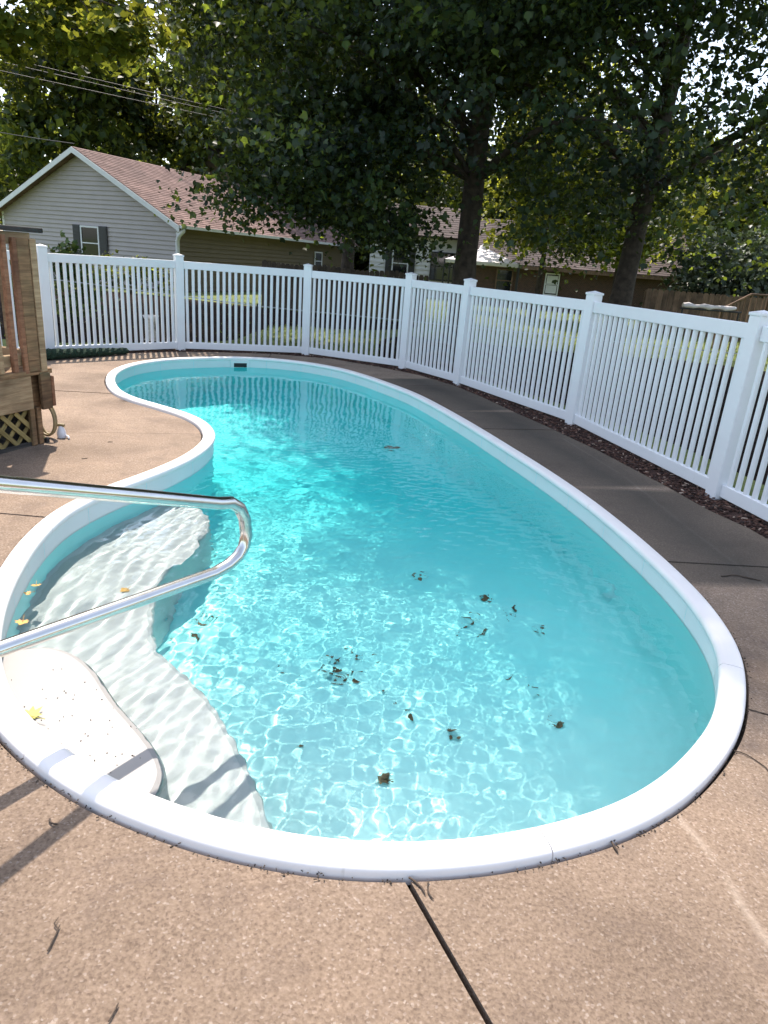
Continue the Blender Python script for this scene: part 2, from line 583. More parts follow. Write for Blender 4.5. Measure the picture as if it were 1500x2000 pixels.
def leaves(name, pts, size, rng, up=0.6, template='leaf', tone=None, jitter=0.5):
    T, Fc = (LEAF_T, LEAF_F) if template == 'leaf' else (KITE_T, KITE_F)
    pts = np.asarray(pts, np.float32)
    n = len(pts)
    nrm = rng.normal(size=(n, 3))
    nrm /= np.linalg.norm(nrm, axis=1)[:, None]
    nrm[:, 2] += up * 1.5
    nrm /= np.linalg.norm(nrm, axis=1)[:, None]
    t = rng.normal(size=(n, 3))
    t[:, 2] -= 0.5
    t -= nrm * (t * nrm).sum(1)[:, None]
    t /= np.linalg.norm(t, axis=1)[:, None] + 1e-9
    b = np.cross(nrm, t)
    s = size * (1 + jitter * rng.uniform(-1, 1, n))
    V = (T[None, :, 0, None] * b[:, None, :] + T[None, :, 1, None] * t[:, None, :] + T[None, :, 2, None] * nrm[:, None, :]) * s[:, None, None] + pts[:, None, :]
    k = T.shape[0]
    base = (np.arange(n) * k)[:, None]
    fl = np.array([i for f in Fc for i in f])
    loops = (base + fl[None, :]).ravel()
    L = len(Fc[0])
    starts = np.arange(n * len(Fc)) * L
    if tone is None:
        tone = rng.uniform(0, 1, n)
    return fast_mesh(name, V.reshape(-1, 3), loops, starts, None, np.repeat(tone, k))

def catmull(pts, per=10, closed=True):
    P = [np.array(p, float) for p in pts]
    n = len(P)
    out = []
    rng_ = range(n) if closed else range(n - 1)
    for i in rng_:
        if closed:
            a, b, c, d = P[(i - 1) % n], P[i], P[(i + 1) % n], P[(i + 2) % n]
        else:
            a, b, c, d = P[max(i - 1, 0)], P[i], P[i + 1], P[min(i + 2, n - 1)]
        for k in range(per):
            t = k / per
            out.append(0.5 * ((2 * b) + (c - a) * t + (2 * a - 5 * b + 4 * c - d) * t * t + (3 * b - a - 3 * c + d) * t ** 3))
    if not closed:
        out.append(P[-1])
    return np.array(out)

def resample(P, n, closed=True):
    Q = np.vstack([P, P[:1]]) if closed else P
    d = np.r_[0, np.cumsum(np.linalg.norm(np.diff(Q, axis=0), axis=1))]
    s = np.linspace(0, d[-1], n + 1 if closed else n)
    if closed:
        s = s[:-1]
    return np.c_[np.interp(s, d, Q[:, 0]), np.interp(s, d, Q[:, 1])]

# ------------------------------------------------------------------ pool outline (metres, camera stands over the origin)
CTRL = [(-1.231, 1.868), (-1.037, 1.726), (-0.856, 1.620), (-0.66, 1.540), (-0.427, 1.470), (-0.205, 1.434), (0.009, 1.425),
        (0.223, 1.446), (0.446, 1.496), (0.68, 1.580), (0.880, 1.680), (1.067, 1.812), (1.224, 1.960), (1.349, 2.101),
        (1.450, 2.235), (1.537, 2.390), (1.605, 2.530), (1.685, 2.730), (1.740, 2.965), (1.768, 3.253), (1.766, 3.538),
        (1.740, 3.86), (1.690, 4.264), (1.622, 4.68), (1.551, 5.03), (1.450, 5.445), (1.327, 5.89), (1.170, 6.405),
        (0.935, 7.163), (0.640, 8.02), (0.330, 8.80), (-0.040, 9.46), (-0.460, 10.08), (-0.86, 10.52), (-1.419, 10.84),
        (-2.029, 10.93), (-2.593, 10.75), (-3.20, 10.27), (-3.52, 9.79), (-3.654, 9.25), (-3.626, 8.70), (-3.48, 8.20),
        (-3.27, 7.75), (-3.06, 7.42), (-2.80, 7.15), (-2.44, 6.89), (-2.10, 6.63), (-1.87, 6.37), (-1.727, 6.10),
        (-1.645, 5.82), (-1.625, 5.495), (-1.66, 5.151), (-1.733, 4.86), (-1.82, 4.60), (-1.91, 4.36), (-1.975, 4.10),
        (-2.01, 3.85), (-2.00, 3.60), (-1.960, 3.33), (-1.905, 3.10), (-1.835, 2.86), (-1.73, 2.58), (-1.58, 2.28), (-1.40, 2.03)]
NP_ = 440
OUT = resample(catmull(CTRL, 8), NP_)
for _ in range(3):
    OUT = 0.5 * OUT + 0.25 * (np.roll(OUT, 1, 0) + np.roll(OUT, -1, 0))
TAN = np.roll(OUT, -1, 0) - np.roll(OUT, 1, 0)
TAN /= np.linalg.norm(TAN, axis=1)[:, None]
NOUT = np.c_[TAN[:, 1], -TAN[:, 0]]                 # outward (the outline runs counter-clockwise)
COPW = 0.108
INN = OUT - NOUT * COPW
WATER_Z = -0.12

def near_idx(p):
    return int(np.argmin(np.linalg.norm(OUT - np.array(p), axis=1)))

def inside(poly, X, Y):
    r = np.zeros(X.shape, bool)
    n = len(poly)
    j = n - 1
    for i in range(n):
        xi, yi = poly[i]
        xj, yj = poly[j]
        c = ((yi > Y) != (yj > Y)) & (X < (xj - xi) * (Y - yi) / (yj - yi + 1e-12) + xi)
        r ^= c
        j = i
    return r

# ------------------------------------------------------------------ deck of concrete slabs, soil and lawn
# pairs: point on the pool edge -> point on the outer edge of the concrete
PAIRS = [((0.145, 1.442), (2.9, -4.0)), ((0.68, 1.58), (4.2, -3.0)), ((1.224, 1.96), (4.6, -0.5)), ((1.526, 2.367), (4.3, 1.2)),
         ((1.74, 2.965), (3.35, 2.6)), ((1.75, 3.86), (2.75, 3.95)), ((1.65, 4.5), (2.62, 4.62)), ((1.551, 5.03), (2.47, 5.0)),
         ((1.45, 5.445), (2.36, 5.52)), ((1.327, 5.89), (2.24, 6.0)), ((1.17, 6.405), (2.08, 6.6)), ((0.935, 7.163), (1.80, 7.42)),
         ((0.64, 8.02), (1.44, 8.36)), ((0.33, 8.80), (1.18, 9.12)), ((-0.04, 9.46), (0.86, 9.86)), ((-0.46, 10.08), (0.36, 10.60)),
         ((-0.86, 10.52), (-0.26, 11.10)), ((-1.419, 10.84), (-1.10, 11.62)), ((-2.03, 10.93), (-2.10, 11.62)), ((-2.593, 10.75), (-2.95, 11.31)),
         ((-3.20, 10.27), (-3.55, 10.98)), ((-3.52, 9.79), (-4.05, 10.45)), ((-3.654, 9.25), (-4.45, 9.80)), ((-3.62, 8.60), (-5.3, 8.7)),
         ((-3.27, 7.75), (-6.4, 8.0)), ((-3.06, 7.42), (-6.8, 6.8)), ((-2.44, 6.89), (-7.0, 6.2)), ((-1.72, 6.07), (-7.2, 4.6)), ((-1.645, 5.3), (-7.2, 4.4)),
         ((-1.82, 4.60), (-7.2, 4.2)), ((-2.01, 3.80), (-7.2, 3.9)), ((-1.835, 2.86), (-7.2, 0.5)), ((-1.40, 2.03), (-6.0, -2.5)),
         ((-0.856, 1.62), (-3.4, -4.0)), ((-0.3, 1.445), (0.3, -4.2))]
_idx = [near_idx(a) for a, b in PAIRS]
_ord = sorted(range(len(PAIRS)), key=lambda k: (_idx[k] - _idx[0]) % NP_)
_s = np.array([(_idx[k] - _idx[0]) % NP_ for k in _ord] + [NP_], float)
_q = np.array([PAIRS[k][1] for k in _ord] + [PAIRS[_ord[0]][1]], float)
_par = (np.arange(NP_) - _idx[0]) % NP_
QOUT = np.c_[np.interp(_par, _s, _q[:, 0]), np.interp(_par, _s, _q[:, 1])]

# soil under the slabs and the lawn: one sheet from the pool's edge to the horizon
mb = MB()
ring0 = OUT - NOUT * 0.03
ctr = np.array([-1.0, 5.5])
rings = [(ring0, -0.055), (OUT * 0.6 + QOUT * 0.4, -0.055), (QOUT, -0.05)]
dirs = QOUT - ctr
dirs /= np.linalg.norm(dirs, axis=1)[:, None]
mb_s = MB()
def ring_strip(mb_, a, za, b, zb):
    n = len(a)
    vs_ = [(x, y, za) for x, y in a] + [(x, y, zb) for x, y in b]
    mb_.add(vs_, [(i, n + i, n + (i + 1) % n, (i + 1) % n) for i in range(n)])
ring_strip(mb_s, ring0, -0.05, OUT * 0.6 + QOUT * 0.4, -0.05)
ring_strip(mb_s, OUT * 0.6 + QOUT * 0.4, -0.05, QOUT + dirs * 0.02, -0.05)
structure(obj('soil', mb_s, M['soil']))
mb_l = MB()
prev_r = (QOUT + dirs * 0.02, -0.05)
for rr, zz in ((0.75, -0.03), (3, -0.03), (8, -0.03), (20, -0.04), (50, -0.05), (150, -0.05), (900, -0.05)):
    nr = QOUT + dirs * rr if rr < 60 else ctr + dirs * (rr + 8)
    ring_strip(mb_l, prev_r[0], prev_r[1], nr, zz)
    prev_r = (nr, zz)
structure(obj('lawn', mb_l, M['lawn']))

deck_root = bpy.data.objects.new('pool_deck', None)
COL.objects.link(deck_root)
structure(deck_root, 'tan exposed aggregate concrete paving around the pool')
JOINTS = [(0.145, 1.442), (1.526, 2.367), (1.744, 3.874), (1.40, 5.62), (0.93, 7.18), (-0.04, 9.46), (-2.03, 10.93), (-3.616, 8.55), (-3.10, 7.47), (-1.715, 6.05), (-2.01, 3.80), (-1.40, 2.03)]
jidx = sorted(near_idx(j) for j in JOINTS)
for a_i, b_i in zip(jidx, jidx[1:] + [jidx[0] + NP_]):
    ids = list(range(a_i, b_i + 1))
    nv = 9
    tilt = rnd.uniform(-0.003, 0.003)
    rows = []
    for k, i in enumerate(ids):
        p = OUT[i % NP_] + NOUT[i % NP_] * 0.015
        qq = QOUT[i % NP_]
        rows.append([p + (qq - p) * (j / nv) ** 1.4 for j in range(nv + 1)])
    R_ = np.array(rows)
    gap = 0.007 if a_i != near_idx(JOINTS[0]) else 0.009
    for e, nx in ((0, 1), (-1, -2)):
        d = R_[nx] - R_[e]
        d /= np.linalg.norm(d, axis=1)[:, None] + 1e-9
        R_[e] += d * gap
    nr = len(ids)
    ztop = np.zeros((nr, nv + 1)) + tilt
    bmv = MB()
    vs_ = [(R_[i, j, 0], R_[i, j, 1], ztop[i, j]) for i in range(nr) for j in range(nv + 1)]
    W = nv + 1
    fs = [(i * W + j, i * W + j + 1, (i + 1) * W + j + 1, (i + 1) * W + j) for i in range(nr - 1) for j in range(nv)]
    bmv.add(vs_, fs)
    loop = [i * W for i in range(nr)] + [(nr - 1) * W + j for j in range(1, W)] + [i * W + nv for i in range(nr - 2, -1, -1)] + [j for j in range(nv - 1, 0, -1)]
    base = len(bmv.v)
    cx_, cy_ = R_[:, :, 0].mean(), R_[:, :, 1].mean()
    lv = [vs_[k] for k in loop]
    mlen = len(lv)
    lo = []
    for k in range(mlen):
        a_, b_, c_ = (np.array(lv[(k - 1) % mlen][:2]), np.array(lv[k][:2]), np.array(lv[(k + 1) % mlen][:2]))
        t_ = c_ - a_
        t_ /= np.linalg.norm(t_) + 1e-9
        nn = np.array([-t_[1], t_[0]])
        lo.append((b_[0] + nn[0] * -0.0, b_[1], -0.045))
    bmv.v += lo
    for k in range(mlen):
        bmv.f.append((loop[k], base + k, base + (k + 1) % mlen, loop[(k + 1) % mlen]))
        bmv.sm.append(False)
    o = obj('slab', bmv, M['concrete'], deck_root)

# ------------------------------------------------------------------ the pool
def zfloor(y):
    return -1.0 - 0.80 * np.clip((y - 4.2) / 3.2, 0, 1)

pool = thing('swimming_pool', 'kidney shaped in-ground pool with white coping and aqua interior', 'swimming pool', (-1.0, 5.5, 0))
# coping: rounded profile swept round the outline
prof = [(0.0, -0.03), (0.0, 0.012), (0.004, 0.022), (0.014, 0.030), (0.030, 0.033), (COPW - 0.026, 0.033), (COPW - 0.012, 0.029), (COPW - 0.003, 0.019), (COPW, 0.005), (COPW - 0.004, -0.012), (COPW - 0.016, -0.018)]
cj = [near_idx(p) for p in ((0.55, 1.53), (1.65, 2.62), (1.60, 4.8), (0.75, 7.7), (-0.9, 10.5), (-3.2, 10.27), (-3.1, 7.5), (-1.65, 5.7), (-2.0, 3.6), (-1.1, 1.77))]
cj = sorted(cj)
for a_i, b_i in zip(cj, cj[1:] + [cj[0] + NP_]):
    mbc = MB()
    ids = list(range(a_i, b_i + 1))
    n = len(prof)
    vs_ = []
    for kk, i in enumerate(ids):
        o_, nn, tt = OUT[i % NP_], NOUT[i % NP_], TAN[i % NP_]
        sh = 0.0018 if kk == 0 else (-0.0018 if kk == len(ids) - 1 else 0)
        for d, z in prof:
            vs_.append((o_[0] - nn[0] * d + tt[0] * sh, o_[1] - nn[1] * d + tt[1] * sh, z))
    fs = [(k * n + j, k * n + j + 1, (k + 1) * n + j + 1, (k + 1) * n + j) for k in range(len(ids) - 1) for j in range(n - 1)]
    mbc.add(vs_, fs, True)
    mbc.add(vs_[:n], [tuple(range(n))])
    mbc.add(vs_[-n:], [tuple(range(n))[::-1]])
    obj('coping', mbc, M['coping'], pool, receiver=True)
# white band above the waterline and the wall below it
WALL = INN + NOUT * 0.016
def wall_strip(z0, z1, off0=0.0, off1=0.0):
    m_ = MB()
    n = NP_
    a = WALL + NOUT * off0
    b = WALL + NOUT * off1
    m_.add([(x, y, z0) for x, y in a] + [(x, y, z1) for x, y in b], [(i, (i + 1) % n, n + (i + 1) % n, n + i) for i in range(n)], True)
    return m_
# panels of the band, with thin upright seams between them
bj = list(range(0, NP_, 11))
for a_i, b_i in zip(bj, bj[1:] + [NP_]):
    mbb = MB()
    ids = list(range(a_i, b_i + 1))
    vs_ = []
    for kk, i in enumerate(ids):
        p, tt = WALL[i % NP_], TAN[i % NP_]
        sh = 0.0015 if kk == 0 else (-0.0015 if kk == len(ids) - 1 else 0)
        for z in (-0.006, -0.10, -0.145):
            vs_.append((p[0] + tt[0] * sh, p[1] + tt[1] * sh, z))
    mbb.add(vs_, [(k * 3 + j, (k + 1) * 3 + j, (k + 1) * 3 + j + 1, k * 3 + j + 1) for k in range(len(ids) - 1) for j in (0, 1)], True)
    obj('waterline_panel', mbb, M['band'], pool, receiver=True)
obj('wall', wall_strip(-2.0, -0.0, 0.004, 0.004), M['liner'], pool, receiver=True)
# floor: gently sloping, coved up to the wall
gx = np.arange(-4.0, 2.2, 0.05)
gy = np.arange(1.2, 11.3, 0.05)
GX, GY = np.meshgrid(gx, gy)
DIST = np.full(GX.shape, 9.0)
for p in WALL[::2]:
    DIST = np.minimum(DIST, np.hypot(GX - p[0], GY - p[1]))
INS = inside(WALL, GX, GY)
sd = np.where(INS, DIST, -DIST)
rc = 0.32
cove = np.where(sd < rc, rc - np.sqrt(np.maximum(rc ** 2 - (rc - np.clip(sd, 0, rc)) ** 2, 0)), 0)
GZ = zfloor(GY) + cove
keep = sd > -0.09
idm = -np.ones(GX.shape, int)
cells = keep[:-1, :-1] & keep[1:, :-1] & keep[:-1, 1:] & keep[1:, 1:]
mbf = MB()
vsf, fsf = [], []
for j, i in zip(*np.nonzero(cells)):
    q = []
    for dj, di in ((0, 0), (0, 1), (1, 1), (1, 0)):
        if idm[j + dj, i + di] < 0:
            idm[j + dj, i + di] = len(vsf)
            vsf.append((GX[j + dj, i + di], GY[j + dj, i + di], GZ[j + dj, i + di]))
        q.append(idm[j + dj, i + di])
    fsf.append(tuple(q))
mbf.add(vsf, fsf, True)
obj('pool_floor', mbf, M['liner'], pool, receiver=True)

# entry steps in the near left corner
def step(name, edge, z, zb, mat='step'):
    """edge runs from wall to wall on the water side; the back follows the pool wall"""
    e = resample(catmull(edge, 8, closed=False), 40, closed=False)
    i0 = int(np.argmin(np.linalg.norm(WALL - e[0], axis=1)))
    i1 = int(np.argmin(np.linalg.norm(WALL - e[-1], axis=1)))
    back = []
    i = i1
    while True:
        back.append(tuple(WALL[i] + NOUT[i] * 0.03))
        if i == i0:
            break
        i = (i - 1) % NP_
    poly = [tuple(p) for p in e] + back
    n, ne = len(poly), len(e)
    m_ = MB()
    cen = np.mean(np.array(back + [tuple(p) for p in e]), axis=0)
    lip = []
    rnd_ = [(0.0, 0.030), (-0.009, 0.009), (-0.030, 0.0)]
    # top
    nrm = []
    for k in range(ne):
        t = e[min(k + 1, ne - 1)] - e[max(k - 1, 0)]
        t = t / (np.linalg.norm(t) + 1e-9)
        nn = np.array([t[1], -t[0]])
        if np.dot(nn, e[k] - cen) < 0:
            nn = -nn
        nrm.append(nn)
    top = [(e[k][0] - nrm[k][0] * 0.03, e[k][1] - nrm[k][1] * 0.03, z) for k in range(ne)]
    mid = [(e[k][0] - nrm[k][0] * 0.009, e[k][1] - nrm[k][1] * 0.009, z - 0.009) for k in range(ne)]
    low = [(e[k][0], e[k][1], z - 0.03) for k in range(ne)]
    bot = [(e[k][0] + nrm[k][0] * 0.02, e[k][1] + nrm[k][1] * 0.02, zb) for k in range(ne)]
    bk = resample(np.array(back[::-1]), ne, closed=False)
    m_.add(top + [(x, y, z) for x, y in bk], [(k, k + 1, ne + k + 1, ne + k) for k in range(ne - 1)])
    for a_, b_ in ((top, mid), (mid, low), (low, bot)):
        m_.add(a_ + b_, [(k, ne + k, ne + k + 1, k + 1) for k in range(ne - 1)], True)
    return obj(name, m_, M[mat], pool, receiver=True)

step('step', [(-1.66, 2.50), (-1.546, 2.575), (-1.437, 2.61), (-1.299, 2.565), (-1.159, 2.45), (-0.996, 2.26), (-0.805, 2.067), (-0.707, 1.943), (-0.672, 1.85), (-0.68, 1.70)], -0.111, -0.6, 'step_top')
step('step', [(-1.56, 4.95), (-1.40, 4.80), (-1.275, 4.62), (-1.20, 4.35), (-1.24, 3.95), (-1.27, 3.65), (-1.235, 3.40), (-1.17, 3.15), (-1.07, 2.92), (-0.90, 2.75), (-0.739, 2.59), (-0.59, 2.39), (-0.469, 2.20), (-0.37, 2.02), (-0.30, 1.86), (-0.27, 1.62)], -0.42, -1.1)

# skimmer in the far wall
sk = np.array((-2.385, 10.60))
si = int(np.argmin(np.linalg.norm(WALL - sk, axis=1)))
sp, sn = WALL[si], -NOUT[si]
srz = math.atan2(sn[1], sn[0]) + math.pi / 2
sk_o = bbox_part('skimmer', pool, (sp[0] + sn[0] * 0.012, sp[1] + sn[1] * 0.012, -0.075), (0.30, 0.024, 0.125), srz, M['band'], receiver=True)
bbox_part('skimmer_opening', sk_o, (sp[0] + sn[0] * 0.023, sp[1] + sn[1] * 0.023, -0.090), (0.20, 0.006, 0.062), 0, M['dark'], ch=0.001)
bpy.data.objects[-1 if False else 'skimmer_opening'].rotation_euler = (0, 0, 0)
_so = bpy.data.objects['skimmer_opening']
_so.location = (0, -0.0125, -0.012)

# ------------------------------------------------------------------ water
h = 0.0103
wx = np.arange(-3.75, 1.85, h, dtype=np.float32)
wy = np.arange(1.40, 11.05, h, dtype=np.float32)
WX, WY = np.meshgrid(wx, wy)
rng = np.random.default_rng(5)
amp = 0.12 + 0.88 / (1 + np.exp((WY - 6.4 - 0.5 * np.sin(1.5 * WX)) / 0.6))
on_step = 1 / (1 + np.exp((WX + 0.55 + 0.5 * (WY - 2.4).clip(0, 1.2)) / 0.12)) / (1 + np.exp((WY - 4.9) / 0.25))
ampl = 0.4 + 0.6 * np.exp(-(((WX + 0.3) / 1.9) ** 2 + ((WY - 4.0) / 3.2) ** 2))
WZ = np.zeros_like(WX)
def patches(lo):
    """each train of ripples comes and goes over a few decimetres"""
    a1, a2 = rng.uniform(0, 6.28, 2)
    f1, f2 = rng.uniform(1.2, 3.4, 2)
    t1 = rng.uniform(0, 6.28)
    e = 0.5 + 0.5 * np.sin(f1 * (WX * math.cos(t1) + WY * math.sin(t1)) + a1) * np.sin(f2 * (WY * math.cos(t1) - WX * math.sin(t1)) + a2)
    return lo + (1 - lo) * e ** 1.5
def train(lam, th, slope, env, bend=1.0):
    k = 2 * math.pi / lam
    ph = rng.uniform(0, 6.28)
    return env * (slope / k) * np.sin(k * (WX * math.cos(th) + WY * math.sin(th)) + ph + bend * np.sin(1.9 * WX + 1.3 * WY + ph * 3))
for i in range(40):
    lam = 0.044 * (0.15 / 0.044) ** rng.uniform(0, 1)
    WZ += train(lam, rng.uniform(0, 2 * math.pi), 0.026, amp * (1 - 0.8 * on_step) * patches(0.1), 1.6)
for i in range(16):
    lam = 0.16 * (0.7 / 0.16) ** rng.uniform(0, 1)
    WZ += train(lam, rng.uniform(0, 2 * math.pi), 0.011, ampl * patches(0.3), 0.6)
for i in range(9):
    WZ += train(rng.uniform(0.055, 0.12), rng.uniform(-0.55, 0.45), 0.042, on_step * patches(0.05), 2.2)
INW = inside(WALL + NOUT * 0.03, WX, WY)
INW[:, 0] = INW[:, -1] = False
cells = INW[:-1, :-1] & INW[1:, :-1] & INW[:-1, 1:] & INW[1:, 1:]
used = np.zeros(WX.shape, bool)
for a_, b_ in ((slice(None, -1), slice(None, -1)), (slice(1, None), slice(None, -1)), (slice(None, -1), slice(1, None)), (slice(1, None), slice(1, None))):
    used[a_, b_] |= cells
ids = -np.ones(WX.shape, int)
ids[used] = np.arange(used.sum())
VV = np.c_[WX[used], WY[used], WZ[used] + WATER_Z]
quads = np.stack([ids[:-1, :-1][cells], ids[:-1, 1:][cells], ids[1:, 1:][cells], ids[1:, :-1][cells]], 1)
wme = fast_mesh('pool_water', VV, quads.ravel(), np.arange(len(quads)) * 4, None, None, True)
water = link('pool_water', wme, M['water'])
structure(water, 'clear turquoise pool water with ripples')
water.cycles.is_caustics_caster = True

# ------------------------------------------------------------------ stainless handrail over the steps
hr = thing('handrail', 'polished stainless steel handrail looping out over the pool steps', 'handrail', (-1.52, 1.22, 0))
RE = Vector((0.555, 0.832, 0))
RN = Vector((0.832, -0.555, 0))
def rail_pt(u, z):          # in the rail's upright plane
    p = RN * -1.955 + RE * u
    return Vector((p.x, p.y, z))
def rail_hit(px, py):
    d = _fw + ((px - 750) / 1333.2) * _R - ((py - 1000) / 1333.2) * _U
    t = (-1.955) / d.dot(RN)
    P_ = Vector((0, 0, 1.6)) + d * t
    return P_
a0, a1 = rail_hit(0, 945), rail_hit(425, 983)
e1 = rail_hit(481, 1045)
l1, l0 = rail_hit(418, 1120), rail_hit(0, 1268)
ua = [p.dot(RE) for p in (a0, a1, e1, l1, l0)]
sl = (a0.z - a1.z) / (ua[1] - ua[0])
u_leg = ua[0] - 0.52
ztop = a0.z + sl * 0.42
path = [rail_pt(u_leg, -0.01), rail_pt(u_leg, 0.5), rail_pt(u_leg, ztop - 0.14), rail_pt(u_leg + 0.015, ztop - 0.07), rail_pt(u_leg + 0.05, ztop - 0.015), rail_pt(u_leg + 0.11, ztop)]
path += [a0, a0.lerp(a1, 0.5), a1]
# bend
ctrl_a = a1 + (a1 - a0).normalized() * 0.12
for k in range(1, 8):
    t = k / 8
    if t < 0.5:
        s = t / 0.5
        c_ = Vector((e1.x, e1.y, a1.z - 0.005))
        path.append((1 - s) ** 2 * a1 + 2 * s * (1 - s) * c_ + s * s * e1)
    else:
        s = (t - 0.5) / 0.5
        c_ = Vector((e1.x, e1.y, l1.z + 0.01))
        path.append((1 - s) ** 2 * e1 + 2 * s * (1 - s) * c_ + s * s * l1)
zl = l0.z + (l0.z - l1.z) / (ua[3] - ua[4]) * (ua[4] - u_leg)
path += [l1, l0, rail_pt(u_leg + 0.004, zl)]
obj('rail_tube', MB().tube(path, 0.026, 18), M['steel'], hr, receiver=False)
fl = rail_pt(u_leg, 0)
mbe = MB().tube([(fl.x, fl.y, 0.002), (fl.x, fl.y, 0.012), (fl.x, fl.y, 0.028)], [0.055, 0.055, 0.03], 20)
obj('escutcheon', mbe, M['steel'], hr)

# ------------------------------------------------------------------ white vinyl fence
FP = [(-6.3, 8.05), (-4.88, 9.675), (-3.514, 11.25), (-1.558, 11.893), (0.128, 11.186), (0.936, 10.034), (2.086, 7.819), (2.694, 5.358), (3.22, 2.95)]
fence = thing('picket_fence', 'white vinyl picket fence curving round the far side of the pool', 'fence', (-1.5, 11.9, -0.03))
def post_rot(k):
    a = Vector(FP[max(k - 1, 0)])
    b = Vector(FP[min(k + 1, len(FP) - 1)])
    d = b - a
    return math.atan2(d.y, d.x)
post_me = MB().box((0, 0, 0.715), (0.127, 0.127, 1.49), 0, 0.006).mesh('post')
capb = MB()
hw = 0.070
capb.box((0, 0, 1.468), (hw * 2, hw * 2, 0.022), 0, 0.003)
capb.add([(-hw * .9, -hw * .9, 1.48), (hw * .9, -hw * .9, 1.48), (hw * .9, hw * .9, 1.48), (-hw * .9, hw * .9, 1.48), (0, 0, 1.500)], [(0, 1, 4), (1, 2, 4), (2, 3, 4), (3, 0, 4)])
cap_me = capb.mesh('post_cap')
picket_me = MB().box((0, 0, 0.70), (0.045, 0.034, 1.18), 0, 0.009).mesh('picket')
FZ = -0.03
for k, (x, y) in enumerate(FP):
    rz = post_rot(k) + rnd.uniform(-0.02, 0.02)
    if k == 6: rz += 0.12
    p = link('post', post_me, M['vinyl'], fence, loc=(x, y, FZ), rot=(rnd.uniform(-.006, .006), rnd.uniform(-.006, .006), rz))
    c = link('post_cap', cap_me, M['vinyl'], p, loc=(x, y, FZ))
NPK = [20, 21, 20, 18, 13, 24, 24, 24]
for k in range(len(FP) - 1):
    a, b = Vector(FP[k]), Vector(FP[k + 1])
    d = b - a
    L = d.length
    d.normalize()
    rz = math.atan2(d.y, d.x)
    mid = (a + b) / 2
    Lr = L - 0.127 * 0.98
    sag = rnd.uniform(-0.006, 0.006)
    bbox_part('top_rail', fence, (mid.x, mid.y, FZ + 1.335), (Lr, 0.050, 0.115), rz, M['vinyl'], 0.005, rot=(0, rnd.uniform(-.003, .003), rz))
    bbox_part('bottom_rail', fence, (mid.x, mid.y, FZ + 0.105), (Lr, 0.050, 0.105), rz, M['vinyl'], 0.005)
    n = NPK[k]
    for i in range(n):
        t = 0.127 / 2 + (i + 0.62) * (L - 0.127) / (n + 0.24)
        q = a + d * t
        link('picket', picket_me, M['vinyl'], fence, loc=(q.x, q.y, FZ + rnd.uniform(-.002, .002)), rot=(0, rnd.uniform(-.003, .003), rz + rnd.uniform(-.02, .02)))

# ------------------------------------------------------------------ mulch bed along the fence
def strip_bed():
    inner = []
    i0, i1 = near_idx((1.685, 2.73)), near_idx((-3.62, 8.65))
    i = i0
    while i != i1:
        inner.append(QOUT[i % NP_])
        i = (i + 1) % NP_
    inner = np.array(inner)
    fl_ = resample(np.array([(4.3, 1.4)] + [FP[8], FP[7], FP[6], FP[5], FP[4], FP[3], FP[2], FP[1], FP[0]]), 200, closed=False)
    return inner, fl_
bed_in, bed_f = strip_bed()
bi = resample(bed_in, 160, closed=False)
bf = np.array([bed_f[np.argmin(np.linalg.norm(bed_f - p, axis=1))] for p in bi])
bd = bf - bi
bo = bf + bd / (np.linalg.norm(bd, axis=1)[:, None] + 1e-6) * 0.22
rng = np.random.default_rng(11)
nb = 7
vs_, fs = [], []
for i in range(len(bi)):
    for j in range(nb + 1):
        p = bi[i] + (bo[i] - bi[i]) * j / nb
        vs_.append((p[0], p[1], -0.022 + (0.018 * math.sin(math.pi * j / nb)) + rng.uniform(-.008, .008)))
fs = [(i * (nb + 1) + j, i * (nb + 1) + j + 1, (i + 1) * (nb + 1) + j + 1, (i + 1) * (nb + 1) + j) for i in range(len(bi) - 1) for j in range(nb)]
structure(obj('mulch_bed', MB().add(vs_, fs), M['copper']))
nchip = 11000
ii = rng.uniform(0, len(bi) - 1.001, nchip)
ff = ii - ii.astype(int)
i0 = ii.astype(int)
tt = rng.uniform(0.02, 0.98, nchip)
A_ = bi[i0] * (1 - ff)[:, None] + bi[i0 + 1] * ff[:, None]
B_ = bo[i0] * (1 - ff)[:, None] + bo[i0 + 1] * ff[:, None]
cp = A_ + (B_ - A_) * tt[:, None]
cz = -0.018 + 0.022 * np.sin(math.pi * tt) + rng.uniform(-0.004, 0.012, nchip)
BOXT = np.array([(-.5, -.5, -.5), (.5, -.5, -.5), (.5, .5, -.5), (-.5, .5, -.5), (-.4, -.4, .5), (.4, -.4, .5), (.4, .4, .5), (-.4, .4, .5)])
BOXF = np.array([(3, 2, 1, 0), (4, 5, 6, 7), (0, 1, 5, 4), (1, 2, 6, 5), (2, 3, 7, 6), (3, 0, 4, 7)])
def many_boxes(name, P, S, rng, tilt=0.5, tone=None):
    n = len(P)
    az = rng.uniform(0, 2 * math.pi, n)
    tx = rng.uniform(-tilt, tilt, n)
    loc = BOXT[None] * S[:, None, :]
    # tilt about x then turn about z
    y = loc[:, :, 1] * np.cos(tx)[:, None] - loc[:, :, 2] * np.sin(tx)[:, None]
    z = loc[:, :, 1] * np.sin(tx)[:, None] + loc[:, :, 2] * np.cos(tx)[:, None]
    x = loc[:, :, 0]
    X = x * np.cos(az)[:, None] - y * np.sin(az)[:, None]
    Y = x * np.sin(az)[:, None] + y * np.cos(az)[:, None]
    V = np.stack([X, Y, z], 2) + P[:, None, :]
    loops = ((np.arange(n) * 8)[:, None, None] + BOXF[None]).ravel()
    t = rng.uniform(0, 1, n) if tone is None else tone
    return fast_mesh(name, V.reshape(-1, 3), loops, np.arange(n * 6) * 4, None, np.repeat(t, 8))
